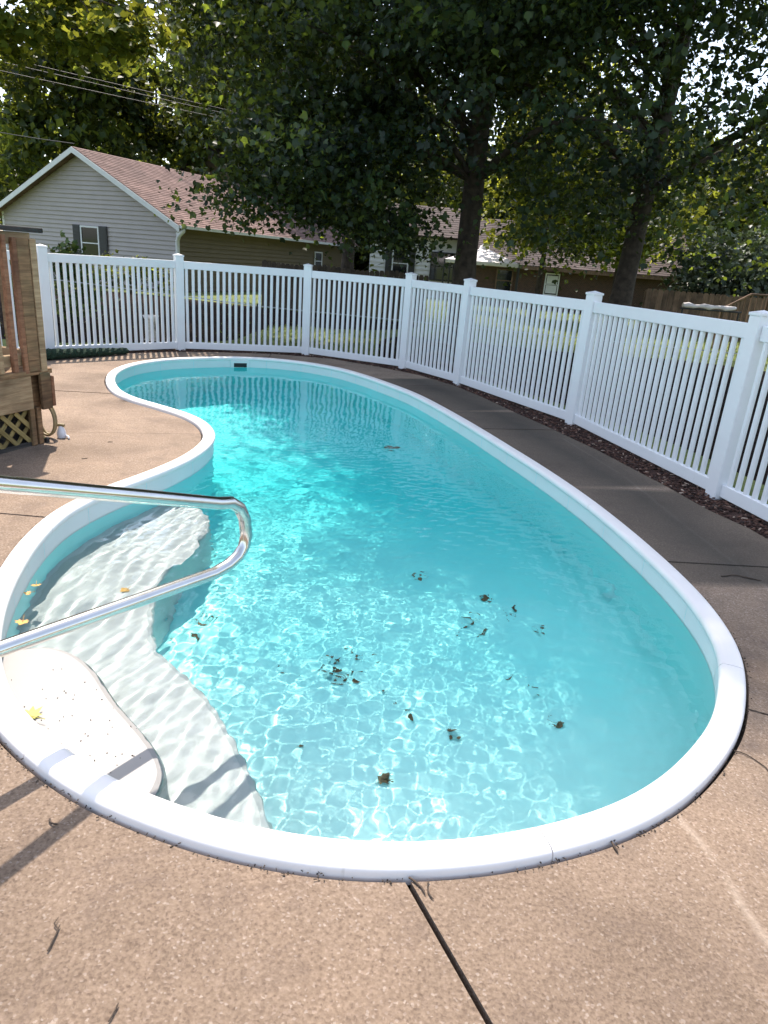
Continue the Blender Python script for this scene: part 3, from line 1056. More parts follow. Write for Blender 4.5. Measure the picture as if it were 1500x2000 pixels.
S = np.c_[rng.uniform(0.012, 0.05, nchip), rng.uniform(0.006, 0.018, nchip), rng.uniform(0.004, 0.012, nchip)]
ch = link('mulch_chips', many_boxes('mulch_chips', np.c_[cp, cz], S, rng, 0.5), M['chip'])
ch['kind'] = 'stuff'
tag(ch, 'reddish brown bark mulch strewn along the foot of the white fence', 'mulch')

# ------------------------------------------------------------------ grass on the lawn beyond the fence
rng = np.random.default_rng(21)
ng = 42000
gxp = rng.uniform(-9, 16, ng)
gyp = 11.0 + 21 * rng.uniform(0, 1, ng) ** 1.5
FPX = np.array([p[0] for p in FP] + [12]); FPY = np.array([p[1] for p in FP] + [1.0])
mask = (gyp > np.interp(gxp, FPX, FPY) + 0.7) & (((gxp > -3.0) & (gxp < -0.3) & (gyp < 16.8)) | (gyp > 16.2 + 0.0 * gxp) & (gxp > 0.5) | (rng.uniform(0, 1, ng) < 0.08))
gxp, gyp = gxp[mask], gyp[mask]
gm = leaves('grass', np.c_[gxp, gyp, np.full(len(gxp), -0.035)], 0.10, rng, 0.0, 'kite')
# stand the blades up: lift their tips
co = np.empty(len(gm.vertices) * 3, np.float32)
gm.vertices.foreach_get('co', co)
co = co.reshape(-1, 4, 3)
hgt = rng.uniform(0.04, 0.09, len(co))
b0 = co[:, 0].copy()
d = (co[:, 2] - b0) * np.array([0.35, 0.35, 0.0])
sd_ = np.c_[-d[:, 1], d[:, 0], np.zeros(len(d))]
sd_ /= np.linalg.norm(sd_, axis=1)[:, None] + 1e-9
co[:, 1] = b0 + sd_ * 0.012 + d * 0.3 + np.c_[np.zeros((len(d), 2)), hgt * 0.4]
co[:, 3] = b0 - sd_ * 0.012 + d * 0.3 + np.c_[np.zeros((len(d), 2)), hgt * 0.4]
co[:, 2] = b0 + d + np.c_[np.zeros((len(d), 2)), hgt]
gm.vertices.foreach_set('co', co.ravel())
gm.update()
go = link('grass', gm, M['grass'])
go['kind'] = 'stuff'
tag(go, 'short mown grass of the neighbouring lawn beyond the white fence', 'grass')

# ------------------------------------------------------------------ trees
SD = np.array([0.35, -0.937])
def shadow_ok(P):
    """where a clump's shade falls: the near left of the paving and pool stands in full sun"""
    g = P[:, :2] + SD[None] * (P[:, 2:3] * 0.577)
    c = g[:, 0] * 0.937 + g[:, 1] * 0.35
    a = g[:, 0] * 0.35 - g[:, 1] * 0.937
    cmin = np.interp(a, [-13, -11, -8, -5, -3, -2], [1.3, 1.6, 2.3, 2.5, 2.25, 1.95]) + 0.08
    patch = ((g[:, 0] + 1.85) / 1.5) ** 2 + ((g[:, 1] - 14.6) / 1.7) ** 2 < 1      # a gap in the crowns
    return (c > cmin) & (a < -1.95) & ~patch

def shade_clumps(cx_, cy_, top, zlow, R, zs, rs, rng, lo_c, hi_c):
    """clumps of the upper crown, spread so that the shade on the right of the pool is close"""
    out = []
    for c in np.arange(lo_c, hi_c, 0.42):
        for a in np.arange(-13, -1.7, 0.42):
            cc, aa = c + rng.uniform(-.25, .25), a + rng.uniform(-.25, .25)
            g = np.array([cc * 0.937 + aa * 0.35, cc * 0.35 - aa * 0.937])
            ok = []
            for z in np.arange(zlow + 2.5, top, 0.4):
                p = g - SD * (z * 0.577)
                t = (z - zlow) / (top - zlow)
                if np.hypot(p[0] - cx_, p[1] - cy_) < np.interp(t, zs, rs) * R:
                    ok.append((p[0], p[1], z))
            if ok:
                out.append(ok[rng.integers(0, len(ok))])
                out.append(ok[rng.integers(0, len(ok))])
    P = np.array(out)
    P = P[shadow_ok(P)]
    if lo_c < 2:        # stray sprays on the left of the crown that dapple the middle of the pool
        for c, a, z in ((1.62, -4.2, 11.5), (1.85, -4.25, 11), (1.7, -5.1, 11), (1.95, -4.9, 10), (1.5, -7.2, 9), (1.8, -6.9, 9), (1.2, -8.2, 8.5), (1.5, -8.6, 8)):
            g = np.array([c * 0.937 + a * 0.35, c * 0.35 - a * 0.937])
            p = g - SD * (z * 0.577)
            P = np.vstack([P, [(p[0], p[1], z)]])
    return P

def tree_skeleton(base, top, r0, targets, rng, droop=0.25, lean=(0, 0)):
    m_ = MB()
    bx, by = base
    n = 9
    tp = []
    for i in range(n + 1):
        t = i / n
        tp.append(Vector((bx + lean[0] * t + 0.12 * math.sin(3 * t + bx), by + lean[1] * t + 0.1 * math.cos(4 * t + by) - 0.1, -0.08 + (top + 0.08) * t)))
    rad = [r0 * (1.35 if i == 0 else 1.0) * (1 - 0.80 * (i / n)) + 0.01 for i in range(n + 1)]
    trunk = MB().tube(tp, rad, 14)
    def on_trunk(z):
        t = max(0, min(0.98, z / top)) * n
        i = int(t)
        return tp[i].lerp(tp[i + 1], t - i), rad[i]
    limbs = MB()
    for T in targets:
        T = Vector(T)
        hd = math.hypot(T.x - bx, T.y - by)
        z0 = max(3.3, min(top * 0.93, T.z - 0.45 * hd - 0.2))
        A, ra = on_trunk(z0)
        mid = A.lerp(T, 0.5) + Vector((rng.uniform(-.3, .3), rng.uniform(-.3, .3), 0.22 * hd))
        pts, rr = [], []
        r1 = min(ra * 0.42, 0.02 + 0.011 * hd)
        for i in range(7):
            s = i / 6
            pts.append((1 - s) ** 2 * A + 2 * s * (1 - s) * mid + s * s * T)
            rr.append(r1 * (1 - 0.88 * s) + 0.004)
        limbs.tube(pts, rr, 6, caps=False)
    return trunk, limbs

def big_tree(name, label, base, top, r0, R, zlow, nclump, per, size, seed, mat, center=None, lean=(0, 0), filt=None, prof=None, limbs_n=46, tonefn=None, droop=None):
    rng = np.random.default_rng(seed)
    root = thing(name, label, 'tree', (base[0], base[1], -0.03))
    cx_, cy_ = center or base
    pr = prof or [(0, .86), (.15, 1.0), (.4, 1.0), (.6, 1.0), (.8, .92), (.92, .72), (1.0, .4)]
    zs = [p[0] for p in pr]
    rs = [p[1] for p in pr]
    P = []
    while len(P) < nclump:
        t = rng.uniform(0, 1, 4000)
        z = zlow + (top - zlow) * t
        rr = np.interp(t, zs, rs) * R
        ang = rng.uniform(0, 2 * math.pi, 4000)
        q = np.sqrt(rng.uniform(0.04, 1, 4000))
        lob = 1 + 0.16 * np.sin(3 * ang + seed) + 0.12 * np.sin(5 * ang + 2 * z / 3 + seed)
        X = np.c_[cx_ + rr * q * lob * np.cos(ang), cy_ + rr * q * lob * np.sin(ang), z - 0.9 * q * (1 - t) ** 2 + rng.uniform(0, .5, 4000)]
        acc = rng.uniform(0, 1, 4000) < np.clip(np.interp(t, zs, rs) ** 2 * (0.35 + 0.65 * q), 0, 1)
        acc &= shadow_ok(X)
        P += list(X[acc])
    P = np.array(P[:nclump])
    if filt:
        bare = (np.abs(P[:, 0] - base[0]) < 0.75) & (P[:, 1] < base[1] + 1) & (P[:, 2] < 3.1)
        P = P[~bare]
        P = np.vstack([P, shade_clumps(cx_, cy_, top, zlow, R, zs, rs, rng, *filt)])
        if droop is not None:
            x0, x1, y0, y1, z0, z1, nn = droop
            dr = np.c_[rng.uniform(x0, x1, nn), rng.uniform(y0, y1, nn), rng.uniform(z0, z1, nn)]
            P = np.vstack([P, dr[shadow_ok(dr)]])
        nclump = len(P)
    cl = np.repeat(np.arange(nclump), per)
    off = rng.normal(size=(nclump * per, 3)) * np.array([0.50, 0.50, 0.20])
    off[:, 2] -= 0.18 * (off[:, 0] ** 2 + off[:, 1] ** 2)
    cs = rng.uniform(0.65, 1.25, nclump)
    pts = P[cl] + off * cs[cl][:, None]
    ct = np.clip(rng.normal(0.45, 0.22, nclump), 0, 1)
    if tonefn is not None:
        ct = np.clip(ct + tonefn(P), 0, 1)
    tone = np.clip(ct[cl] + rng.normal(0, 0.16, nclump * per), 0, 1)
    me = leaves('crown', pts, size, rng, 0.55, 'leaf', tone)
    cr = link('crown', me, mat, root)
    cr['kind'] = 'stuff'
    order = rng.permutation(nclump)[:limbs_n]
    tr, lb = tree_skeleton(base, top * 0.92, r0, P[order], rng, lean=lean)
    obj('trunk', tr, M['bark'], root)
    lo_ = obj('limb', lb, M['bark'], root)
    lo_['kind'] = 'stuff'
    return root

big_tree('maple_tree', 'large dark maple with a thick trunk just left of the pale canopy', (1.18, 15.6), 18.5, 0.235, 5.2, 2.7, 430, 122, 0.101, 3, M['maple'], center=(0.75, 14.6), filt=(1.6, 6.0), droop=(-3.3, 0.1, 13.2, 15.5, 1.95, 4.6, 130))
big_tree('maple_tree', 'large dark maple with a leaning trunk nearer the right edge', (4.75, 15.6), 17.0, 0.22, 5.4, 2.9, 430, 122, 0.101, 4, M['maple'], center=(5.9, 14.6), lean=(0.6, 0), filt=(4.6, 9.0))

big_tree('maple_tree', 'dark maple added farther back to shade the lawn, hidden behind the left big maple', (-1.6, 22.3), 15.5, 0.2, 5.2, 6.2, 300, 110, 0.15, 5, M['maple'], center=(-3.4, 22.6), limbs_n=24)  # added tree, placed for the shade it throws on the lawn

def far_tree(label, base, top, r, zlow, nclump, per, size, seed, mat='bgleaf', prof=None, spread=0.8, trunk_r=0.22, limbs_n=16):
    rng = np.random.default_rng(seed)
    root = thing('tree', label, 'tree', (base[0], base[1], -0.05), 'trees behind the houses')
    pr = prof or [(0, .7), (.25, 1.0), (.55, .9), (.8, .6), (1.0, .15)]
    zs = [p[0] for p in pr]
    rs = [p[1] for p in pr]
    t = rng.uniform(0, 1, nclump * 3)
    t = t[rng.uniform(0, 1, len(t)) < np.interp(t, zs, rs)][:nclump]
    n = len(t)
    ang = rng.uniform(0, 2 * math.pi, n)
    q = np.sqrt(rng.uniform(0.1, 1, n))
    rr = np.interp(t, zs, rs) * r * q * (1 + 0.2 * np.sin(3 * ang + seed))
    P = np.c_[base[0] + rr * np.cos(ang), base[1] + rr * np.sin(ang), zlow + (top - zlow) * t]
    cl = np.repeat(np.arange(n), per)
    off = rng.normal(size=(n * per, 3)) * np.array([1, 1, 0.55]) * spread
    pts = P[cl] + off * rng.uniform(.6, 1.2, n)[cl][:, None]
    ct = np.clip(rng.normal(0.45, 0.25, n), 0, 1)
    tone = np.clip(ct[cl] + rng.normal(0, 0.15, n * per), 0, 1)
    cr = link('crown', leaves('crown', pts, size, rng, 0.4, 'kite', tone), M[mat], root)
    cr['kind'] = 'stuff'
    tr, lb = tree_skeleton(base, top * 0.95, trunk_r, P[rng.permutation(n)[:limbs_n]], rng)
    obj('trunk', tr, M['bark'], root)
    lo_ = obj('limb', lb, M['bark'], root)
    lo_['kind'] = 'stuff'
    return root

far_tree('dense rounded green tree behind the left half of the tan house', (-18.5, 42), 13.5, 5.0, 2.5, 120, 120, 0.42, 31)
far_tree('low tree at the left edge behind the tan house gable', (-29, 47), 11, 5.0, 2.0, 90, 110, 0.45, 32)
far_tree('tall thin trunked tree rising behind the middle of the tan roof', (-11.5, 45), 19, 3.6, 6.0, 70, 100, 0.42, 33, trunk_r=0.26)
far_tree('tall loose tree behind the right end of the tan roof', (-7.0, 43), 18, 3.8, 4.0, 90, 100, 0.40, 34)
far_tree('broad tree behind the big left maple', (-1.5, 52), 12, 6.5, 3.0, 130, 100, 0.5, 35)
far_tree('broad tree showing between the two big maples', (7.5, 47), 9.5, 5.5, 3.0, 120, 100, 0.48, 36)
far_tree('leafy tree behind the dark brick house roof', (13.5, 44), 10, 5.5, 3.0, 110, 100, 0.48, 37)
far_tree('yellow green young tree lit between the two big maples', (5.2, 27.5), 9.0, 2.5, 2.6, 90, 110, 0.22, 38, 'maple_y', spread=0.5, trunk_r=0.10)
far_tree('leafy tree behind the right wooden fence', (17.5, 33), 9, 4.8, 2.5, 110, 110, 0.40, 39)
far_tree('tree closing the view at the right edge', (26, 40), 10.5, 6.5, 2.5, 120, 100, 0.5, 40)
far_tree('yellow green tree low behind the leaning maple trunk', (7.6, 26.5), 6.0, 1.7, 2.2, 45, 110, 0.22, 41, 'maple_y', spread=0.55, trunk_r=0.1)
far_tree('round low tree between the tan house and the white house', (-2.6, 46), 6.5, 3.4, 0.6, 80, 100, 0.42, 43)
far_tree('broad tree farthest off behind the tan house ridge', (-22, 66), 19, 8, 3, 120, 90, 0.65, 42)

# maple at the left, only its outermost branch hangs into view; upper crown added for shade
rng = np.random.default_rng(51)
ov = thing('maple_tree', 'yellow green maple branch hanging in at the upper left corner, with unseen crown added for shade', 'tree', (-13.4, 16.0, -0.03))
trunk = MB().tube([(-13.4, 16.0, -0.1), (-13.3, 15.8, 2), (-13.0, 15.5, 4), (-12.6, 15.6, 6.0), (-11.8, 17.0, 9), (-10.6, 19.4, 12)], [0.38, 0.30, 0.26, 0.22, 0.16, 0.05], 12)
obj('trunk', trunk, M['bark'], ov)
br_paths = [[(-13.0, 15.5, 3.8), (-9.6, 14.2, 5.1), (-7.4, 14.0, 5.10), (-5.8, 13.9, 4.95)], [(-12.85, 15.5, 4.8), (-9.5, 14.0, 5.9), (-7.2, 13.8, 5.75), (-5.0, 13.7, 5.25)], [(-12.6, 15.6, 5.8), (-9.0, 14.6, 6.5), (-5.9, 14.6, 5.9)]]
lb = MB()
cls = []
for bp in br_paths:
    c = catmull([(p[0], p[2]) for p in bp], 6, closed=False)
    cyy = np.interp(np.linspace(0, 1, len(c)), np.linspace(0, 1, len(bp)), [p[1] for p in bp])
    pts = [(c[i][0], cyy[i], c[i][1]) for i in range(len(c))]
    lb.tube(pts, [0.055 * (1 - 0.85 * i / len(pts)) + 0.004 for i in range(len(pts))], 7, caps=False)
    for p in pts[len(pts) // 3:]:
        for _ in range(3):
            q = np.array(p) + rng.normal(size=3) * np.array([0.34, 0.4, 0.24]) - np.array([0, 0, 0.12])
            cls.append(q)
            lb.tube([p, ((p[0] + q[0]) / 2, (p[1] + q[1]) / 2, (p[2] + q[2]) / 2 + 0.05), tuple(q)], [0.010, 0.006, 0.003], 4, caps=False)
    # the rest of that tree's foliage, back towards its trunk
    for p in pts[:len(pts) // 2]:
        for _ in range(2):
            cls.append(np.array(p) + rng.normal(size=3) * np.array([0.5, 0.7, 0.5]))
n_out = len(cls)
while len(cls) < n_out + 170:  # unseen upper crown, added to shade the ground behind the fence
    q = np.array((-9.7, 21.3, 12.2)) + rng.normal(size=3) * np.array([2.3, 2.2, 1.3])
    if q[2] > 10.2 and q[1] - 0.541 * q[2] > 11.6:
        cls.append(q)
        if len(cls) % 9 == 0:
            lb.tube([(-10.9, 18.8, 11.2), ((q[0] - 10.9) / 2, (q[1] + 18.8) / 2, q[2] - .1), tuple(q)], [0.05, 0.03, 0.01], 5, caps=False)
cls = np.array(cls)
cl = np.repeat(np.arange(len(cls)), 60)
wide = np.where(cl < n_out, 1.0, 2.2)[:, None]
pts = cls[cl] + rng.normal(size=(len(cl), 3)) * np.array([0.20, 0.24, 0.10]) * wide
tone = np.clip(rng.normal(0.5, 0.2, len(cls))[cl] + rng.normal(0, .15, len(cl)), 0, 1)
cr = link('crown', leaves('crown', pts, 0.14, rng, 0.7, 'leaf', tone), M['maple_y'], ov)
cr['kind'] = 'stuff'
lo_ = obj('limb', lb, M['bark'], ov)
lo_['kind'] = 'stuff'

def shrub(name, label, c, rad, n, size, seed, mat, cat='shrub', stems=7):
    rng = np.random.default_rng(seed)
    root = thing(name, label, cat, (c[0], c[1], -0.03))
    nc = max(10, n // 60)
    ang = rng.uniform(0, 2 * math.pi, nc)
    el = rng.uniform(0, 1, nc)
    q = rng.uniform(0.45, 1, nc) ** 0.6
    cc = np.c_[c[0] + rad[0] * q * np.cos(ang) * np.sqrt(1 - el ** 2 * 0.8), c[1] + rad[1] * q * np.sin(ang) * np.sqrt(1 - el ** 2 * 0.8), 0.15 + rad[2] * el * (0.75 + 0.3 * rng.uniform(0, 1, nc))]
    cl = rng.integers(0, nc, n)
    pts = cc[cl] + rng.normal(size=(n, 3)) * np.array(rad) * np.array([0.16, 0.16, 0.10])
    pts[:, 2] = np.maximum(pts[:, 2], 0.03)
    tone = np.clip(rng.normal(.5, .25, nc)[cl] + rng.normal(0, .15, n), 0, 1)
    f = link('foliage', leaves('foliage', pts, size, rng, 0.4, 'leaf', tone), M[mat], root)
    f['kind'] = 'stuff'
    for k in range(stems):
        t = cc[rng.integers(0, nc)]
        b = (c[0] + rng.uniform(-.1, .1), c[1] + rng.uniform(-.1, .1), -0.05)
        obj('stem', MB().tube([b, ((b[0] + t[0]) / 2, (b[1] + t[1]) / 2, t[2] * 0.6), tuple(t)], [0.018, 0.013, 0.006], 5), M['bark'], root)
    return root
shrub('shrub', 'sunlit leafy shrub behind the white fence by the dark shuttered window', (-6.6, 13.4), (0.85, 0.5, 1.17), 2300, 0.09, 61, 'shrub')
shrub('shrub', 'large grey green shrub above the tan wooden fence at right', (11.9, 25.8), (2.6, 1.3, 3.2), 9000, 0.16, 62, 'shrub_g')
shrub('shrub', 'dark bush beside the foot of the large grey green shrub', (15.6, 27.5), (1.8, 1.5, 3.6), 5000, 0.17, 63, 'bgleaf')
shrub('shrub', 'low sprawling plant at the foot of the tan house', (-9.0, 23.6), (1.3, 0.6, 0.9), 1800, 0.10, 64, 'bgleaf')

# ------------------------------------------------------------------ houses
def lap_boards(parent, origin, ex, length_fn, z0, z1, step_, mat, out):
    """horizontal lap siding, one board per course, tilted out at its foot"""
    z = z0
    ex = Vector(ex)
    out = Vector(out)
    while z < z1 - 0.02:
        zt = min(z + step_, z1)
        a0_, a1_ = length_fn(z)
        b0_, b1_ = length_fn(zt)
        if b1_ - b0_ < 0.05:
            b0_ = b1_ = (a0_ + a1_) / 2
        o = Vector(origin)
        f = 0.05
        pts = []
        for (s0, s1, zz, fo) in ((a0_, a1_, z, f), (b0_, b1_, zt, 0.004)):
            for s in (s0, s1):
                p = o + ex * s
                pts.append((p.x + out.x * fo, p.y + out.y * fo, zz))
        for (s0, s1, zz) in ((a0_, a1_, z), (b0_, b1_, zt)):
            for s in (s0, s1):
                p = o + ex * s
                pts.append((p.x - out.x * 0.01, p.y - out.y * 0.01, zz))
        m_ = MB().add(pts, [(0, 1, 3, 2), (4, 6, 7, 5), (0, 4, 5, 1), (2, 3, 7, 6), (0, 2, 6, 4), (1, 5, 7, 3)])
        obj('siding_board', m_, mat, parent)
        z = zt

def roof_slope(name, parent, eave_a, eave_b, ridge_a, ridge_b, mat, courses, thick=0.09):
    """a slope laid with overlapping courses of shingles (one mesh)"""
    ea, eb, ra, rb = (Vector(x) for x in (eave_a, eave_b, ridge_a, ridge_b))
    nrm = (eb - ea).cross(ra - ea).normalized()
    if nrm.z < 0:
        nrm = -nrm
    deck = MB()
    q = [ea, eb, rb, ra]
    deck.add([p + nrm * 0.0 for p in q] + [p - nrm * thick for p in q], [(0, 1, 2, 3), (7, 6, 5, 4), (0, 4, 5, 1), (1, 5, 6, 2), (2, 6, 7, 3), (3, 7, 4, 0)])
    r = obj(name, deck, mat, parent)
    sh = MB()
    for k in range(courses):
        t0, t1 = k / courses, (k + 1.15) / courses
        t1 = min(t1, 1)
        a, b = ea.lerp(ra, t0), eb.lerp(rb, t0)
        c, d = eb.lerp(rb, t1), ea.lerp(ra, t1)
        pts = [a + nrm * 0.022, b + nrm * 0.022, c + nrm * 0.006, d + nrm * 0.006, a + nrm * 0.002, b + nrm * 0.002]
        sh.add(pts, [(0, 1, 2, 3), (4, 5, 1, 0)])
    s = obj('shingles', sh, mat, r)
    s['kind'] = 'stuff'
    return r

def flat_window(parent, c, ex, out, w, hgt, frame_mat, shutters=None, mullion=True):
    c, ex, out = Vector(c), Vector(ex), Vector(out)
    rz = math.atan2(ex.y, ex.x)
    fr = thing_part = MB()
    t = 0.06
    for dz in (-hgt / 2, hgt / 2):
        fr.box((0, 0, dz), (w + t, 0.05, t))
    for dx in (-w / 2, w / 2):
        fr.box((dx, 0, 0), (t, 0.046, hgt - t))
    if mullion:
        fr.box((0, 0.004, 0), (w - t, 0.03, 0.04))
    f = link('window', fr.mesh('window'), frame_mat, parent, loc=c + out * 0.075, rot=(0, 0, rz))
    p = link('pane', MB().box((0, 0, 0), (w - t * 0.8, 0.012, hgt - t * 0.8)).mesh('pane'), M['pane'], f, loc=c + out * 0.03)
    p.location = (0, 0.008 if out.dot(Vector((-math.sin(rz), math.cos(rz), 0))) < 0 else -0.008, 0)
    if shutters:
        for s in (-1, 1):
            m_ = MB()
            m_.box((0, 0, 0), (shutters, 0.03, hgt + 0.1))
            nl = 14
            for k in range(nl):
                m_.box((0, 0, -hgt / 2 + (k + .5) * hgt / nl), (shutters * 0.75, 0.05, hgt / nl * 0.55))
            link('shutter', m_.mesh('shutter'), M['shutter'], f, loc=(0, 0, 0)).location = (s * (w / 2 + shutters / 2 + 0.05), 0, 0)
    return f

# --- tan house with the red brown roof
H0 = Vector((-8.15, 26.15, 0))                    # right corner of the gable wall
he2 = Vector((0.37, 0.929, 0))                     # along the ridge
he1 = Vector((-0.929, 0.37, 0))                    # along the gable
HW, HL, HE, HRZ = 8.6, 14.0, 2.35, 4.55
house = thing('house', 'tan sided single storey house with red brown shingle roof at left', 'house', (H0.x, H0.y, 0))
core = MB()
def hp(a, b, z, base=H0):
    p = base + he1 * a + he2 * b
    return (p.x, p.y, z)
ii_ = 0.02
core.add([hp(ii_, ii_, -.1), hp(HW - ii_, ii_, -.1), hp(HW - ii_, HL - ii_, -.1), hp(ii_, HL - ii_, -.1), hp(ii_, ii_, HE), hp(HW - ii_, ii_, HE), hp(HW - ii_, HL - ii_, HE), hp(ii_, HL - ii_, HE), hp(HW / 2, ii_, HRZ - .06), hp(HW / 2, HL - ii_, HRZ - .06)],
         [(0, 1, 5, 8, 4), (1, 2, 6, 5), (2, 3, 7, 9, 6), (3, 0, 4, 7), (4, 8, 9, 7), (5, 6, 9, 8), (3, 2, 1, 0)])
obj('wall', core, M['cream'], house)
def gable_len(z):
    if z <= HE:
        return (0.0, HW)
    t = (z - HE) / (HRZ - 0.06 - HE)
    return (HW / 2 * t, HW - HW / 2 * t)
lap_boards(house, H0, he1, gable_len, 0.0, HRZ - 0.1, 0.155, M['greysiding'], -he2)
lap_boards(house, H0, he2, lambda z: (0.0, HL), 0.0, HE - 0.02, 0.155, M['cream'], -he1)
ovh = 0.42
slope = (HRZ - HE) / (HW / 2)
ez = HE - slope * ovh + 0.08
rz_ = HRZ + 0.08
roof_slope('roof', house, hp(-ovh, -ovh, ez), hp(-ovh, HL + ovh, ez), hp(HW / 2, -ovh, rz_), hp(HW / 2, HL + ovh - 0.0, rz_), M['shingle'], 34)
roof_slope('roof', house, hp(HW + ovh, HL + ovh, ez), hp(HW + ovh, -ovh, ez), hp(HW / 2, HL + ovh, rz_), hp(HW / 2, -ovh, rz_), M['shingle'], 34)
for s0, s1 in ((-ovh, HW / 2), (HW + ovh, HW / 2)):       # rake boards of the gable
    a_, b_ = Vector(hp(s0, -ovh - 0.03, ez - 0.10)), Vector(hp(s1, -ovh - 0.03, rz_ - 0.10))
    up_ = Vector((0, 0, 0.20))
    bk = he2 * 0.028
    rk = MB().add([a_ - up_ * .5, b_ - up_ * .5, b_ + up_ * .45, a_ + up_ * .45, a_ - up_ * .5 + bk, b_ - up_ * .5 + bk, b_ + up_ * .45 + bk, a_ + up_ * .45 + bk], [(0, 1, 2, 3), (7, 6, 5, 4), (0, 4, 5, 1), (1, 5, 6, 2), (2, 6, 7, 3), (3, 7, 4, 0)])
    obj('rake_board', rk, M['trim'], house)
gu = MB()
ga, gb = Vector(hp(-ovh - 0.06, -ovh, ez - 0.03)), Vector(hp(-ovh - 0.06, HL + ovh, ez - 0.03))
gprof = [(-0.06, 0.05), (-0.05, -0.05), (0.05, -0.05), (0.06, 0.05)]
vs_ = [Vector((0, 0, 0)) + p + he1 * gx_ + Vector((0, 0, gz_)) for p in (ga, gb) for gx_, gz_ in gprof]
gu.add(vs_, [(0, 1, 5, 4), (1, 2, 6, 5), (2, 3, 7, 6), (0, 3, 2, 1), (4, 5, 6, 7)])
obj('gutter', gu, M['trim'], house)
sof = MB().add([hp(-ovh, -ovh, ez - .07), hp(-ovh, HL, ez - .07), hp(0.0, HL, ez - .05), hp(0.0, -ovh, ez - .05)], [(0, 1, 2, 3)])
obj('soffit', sof, M['trim'], house)
dp = [hp(-ovh - .06, -ovh + .12, ez - .06), hp(-ovh - .06, -ovh + .12, ez - .16), hp(-ovh * .6, -.25, ez - .32), hp(-0.04, -0.08, ez - .50), hp(-0.04, -0.08, ez - .9), hp(-0.04, -0.08, 0.1)]
obj('downspout', MB().tube(dp, 0.075, 8), M['trim'], house)
for s in (0.0, HW):
    bbox_part('corner_board', house, Vector(hp(s, -0.012, HE / 2)), (0.11, 0.05, HE), math.atan2(he1.y, he1.x), M['trim'])
flat_window(house, hp(4.05, -0.01, 1.40), he1, -he2, 0.85, 1.15, M['trim'], 0.36)
flat_window(house, hp(-0.01, 10.4, 1.35), he2, -he1, 0.7, 0.8, M['trim'])
# --- upper storey wing seen over that roof
wing = thing('house', 'tan gabled house rising behind the red brown roof ridge', 'house', (-11.5, 44.5, 0))
wb = Vector((-9.6, 43.0, 0))
core = MB().add([(-14.2, 44.9, -.1), (-9.6, 43.0, -.1), (-6.6, 50, -.1), (-11.2, 52, -.1), (-14.2, 44.9, 5.2), (-9.6, 43, 5.2), (-6.6, 50, 5.2), (-11.2, 52, 5.2), (-11.9, 43.95, 7.0), (-8.9, 51, 7.0)],
                [(0, 1, 5, 8, 4), (1, 2, 6, 5), (2, 3, 7, 9, 6), (3, 0, 4, 7), (4, 8, 9, 7), (5, 6, 9, 8)])
obj('wall', core, M['cream'], wing)
we = (Vector((-14.2, 44.9, 0)) - wb).normalized()
wo_ = Vector((we.y, -we.x, 0))
if wo_.y > 0:
    wo_ = -wo_
lap_boards(wing, wb, we, lambda z: (0.0, 4.97) if z < 5.2 else (2.48 * (z - 5.2) / 1.8, 4.97 - 2.48 * (z - 5.2) / 1.8), 3.0, 6.9, 0.25, M['cream'], wo_)
roof_slope('roof', wing, (-9.25, 42.6, 5.05), (-6.2, 49.8, 5.05), (-12.0, 43.6, 7.1), (-8.9, 51, 7.1), M['shingle2'], 12)
roof_slope('roof', wing, (-14.5, 44.8, 5.05), (-11.4, 52.2, 5.05), (-12.0, 43.6, 7.1), (-8.9, 51, 7.1), M['shingle2'], 12)

# --- white house behind the wooden fence
wh = thing('house', 'white sided house with dark shuttered windows behind the left maple', 'house', (0.6, 38, 0))
core = MB().box((0.9, 41.0, 1.45), (5.4, 6.0, 3.1))
obj('wall', core, M['whitesiding'], wh)
lap_boards(wh, (-1.8, 37.985, 0), (1, 0, 0), lambda z: (0, 5.4), 0, 2.96, 0.22, M['whitesiding'], (0, -1, 0))
flat_window(wh, (-0.2, 37.96, 1.55), (1, 0, 0), (0, -1, 0), 0.8, 1.35, M['trim'], 0.32)
flat_window(wh, (2.0, 37.96, 1.55), (1, 0, 0), (0, -1, 0), 1.2, 1.35, M['shutter'], 0.0)
roof_slope('roof', wh, (-2.2, 37.5, 2.95), (4.0, 37.5, 2.95), (-2.2, 41, 4.6), (4.0, 41, 4.6), M['shingle2'], 14)
roof_slope('roof', wh, (-2.2, 44.5, 2.95), (4.0, 44.5, 2.95), (-2.2, 41, 4.6), (4.0, 41, 4.6), M['shingle2'], 14)

# --- dark brick house
bh = thing('house', 'low dark brick house with brown shingle roof behind the maples', 'house', (7.5, 34, 0))
bd_ = Vector((0.985, -0.17, 0)).normalized()
bo_ = Vector((-bd_.y, bd_.x, 0))
B0 = Vector((2.9, 35.2, 0))
BL, BW, BE = 10.2, 7.0, 1.95
def bp_(a, b, z):
    p = B0 + bd_ * a + bo_ * b
    return (p.x, p.y, z)
core = MB().add([bp_(0, 0, -.2), bp_(BL, 0, -.2), bp_(BL, BW, -.2), bp_(0, BW, -.2), bp_(0, 0, BE), bp_(BL, 0, BE), bp_(BL, BW, BE), bp_(0, BW, BE), bp_(0, BW / 2, BE + 2.0), bp_(BL, BW / 2, BE + 2.0)],
                [(0, 1, 5, 4), (1, 2, 6, 9, 5), (2, 3, 7, 6), (3, 0, 4, 8, 7), (4, 5, 9, 8), (6, 7, 8, 9)])
obj('wall', core, M['brick'], bh)
roof_slope('roof', bh, bp_(-.4, -.45, BE - .05), bp_(BL + .4, -.45, BE - .05), bp_(-.4, BW / 2, BE + 2.1), bp_(BL + .4, BW / 2, BE + 2.1), M['shingle2'], 24)
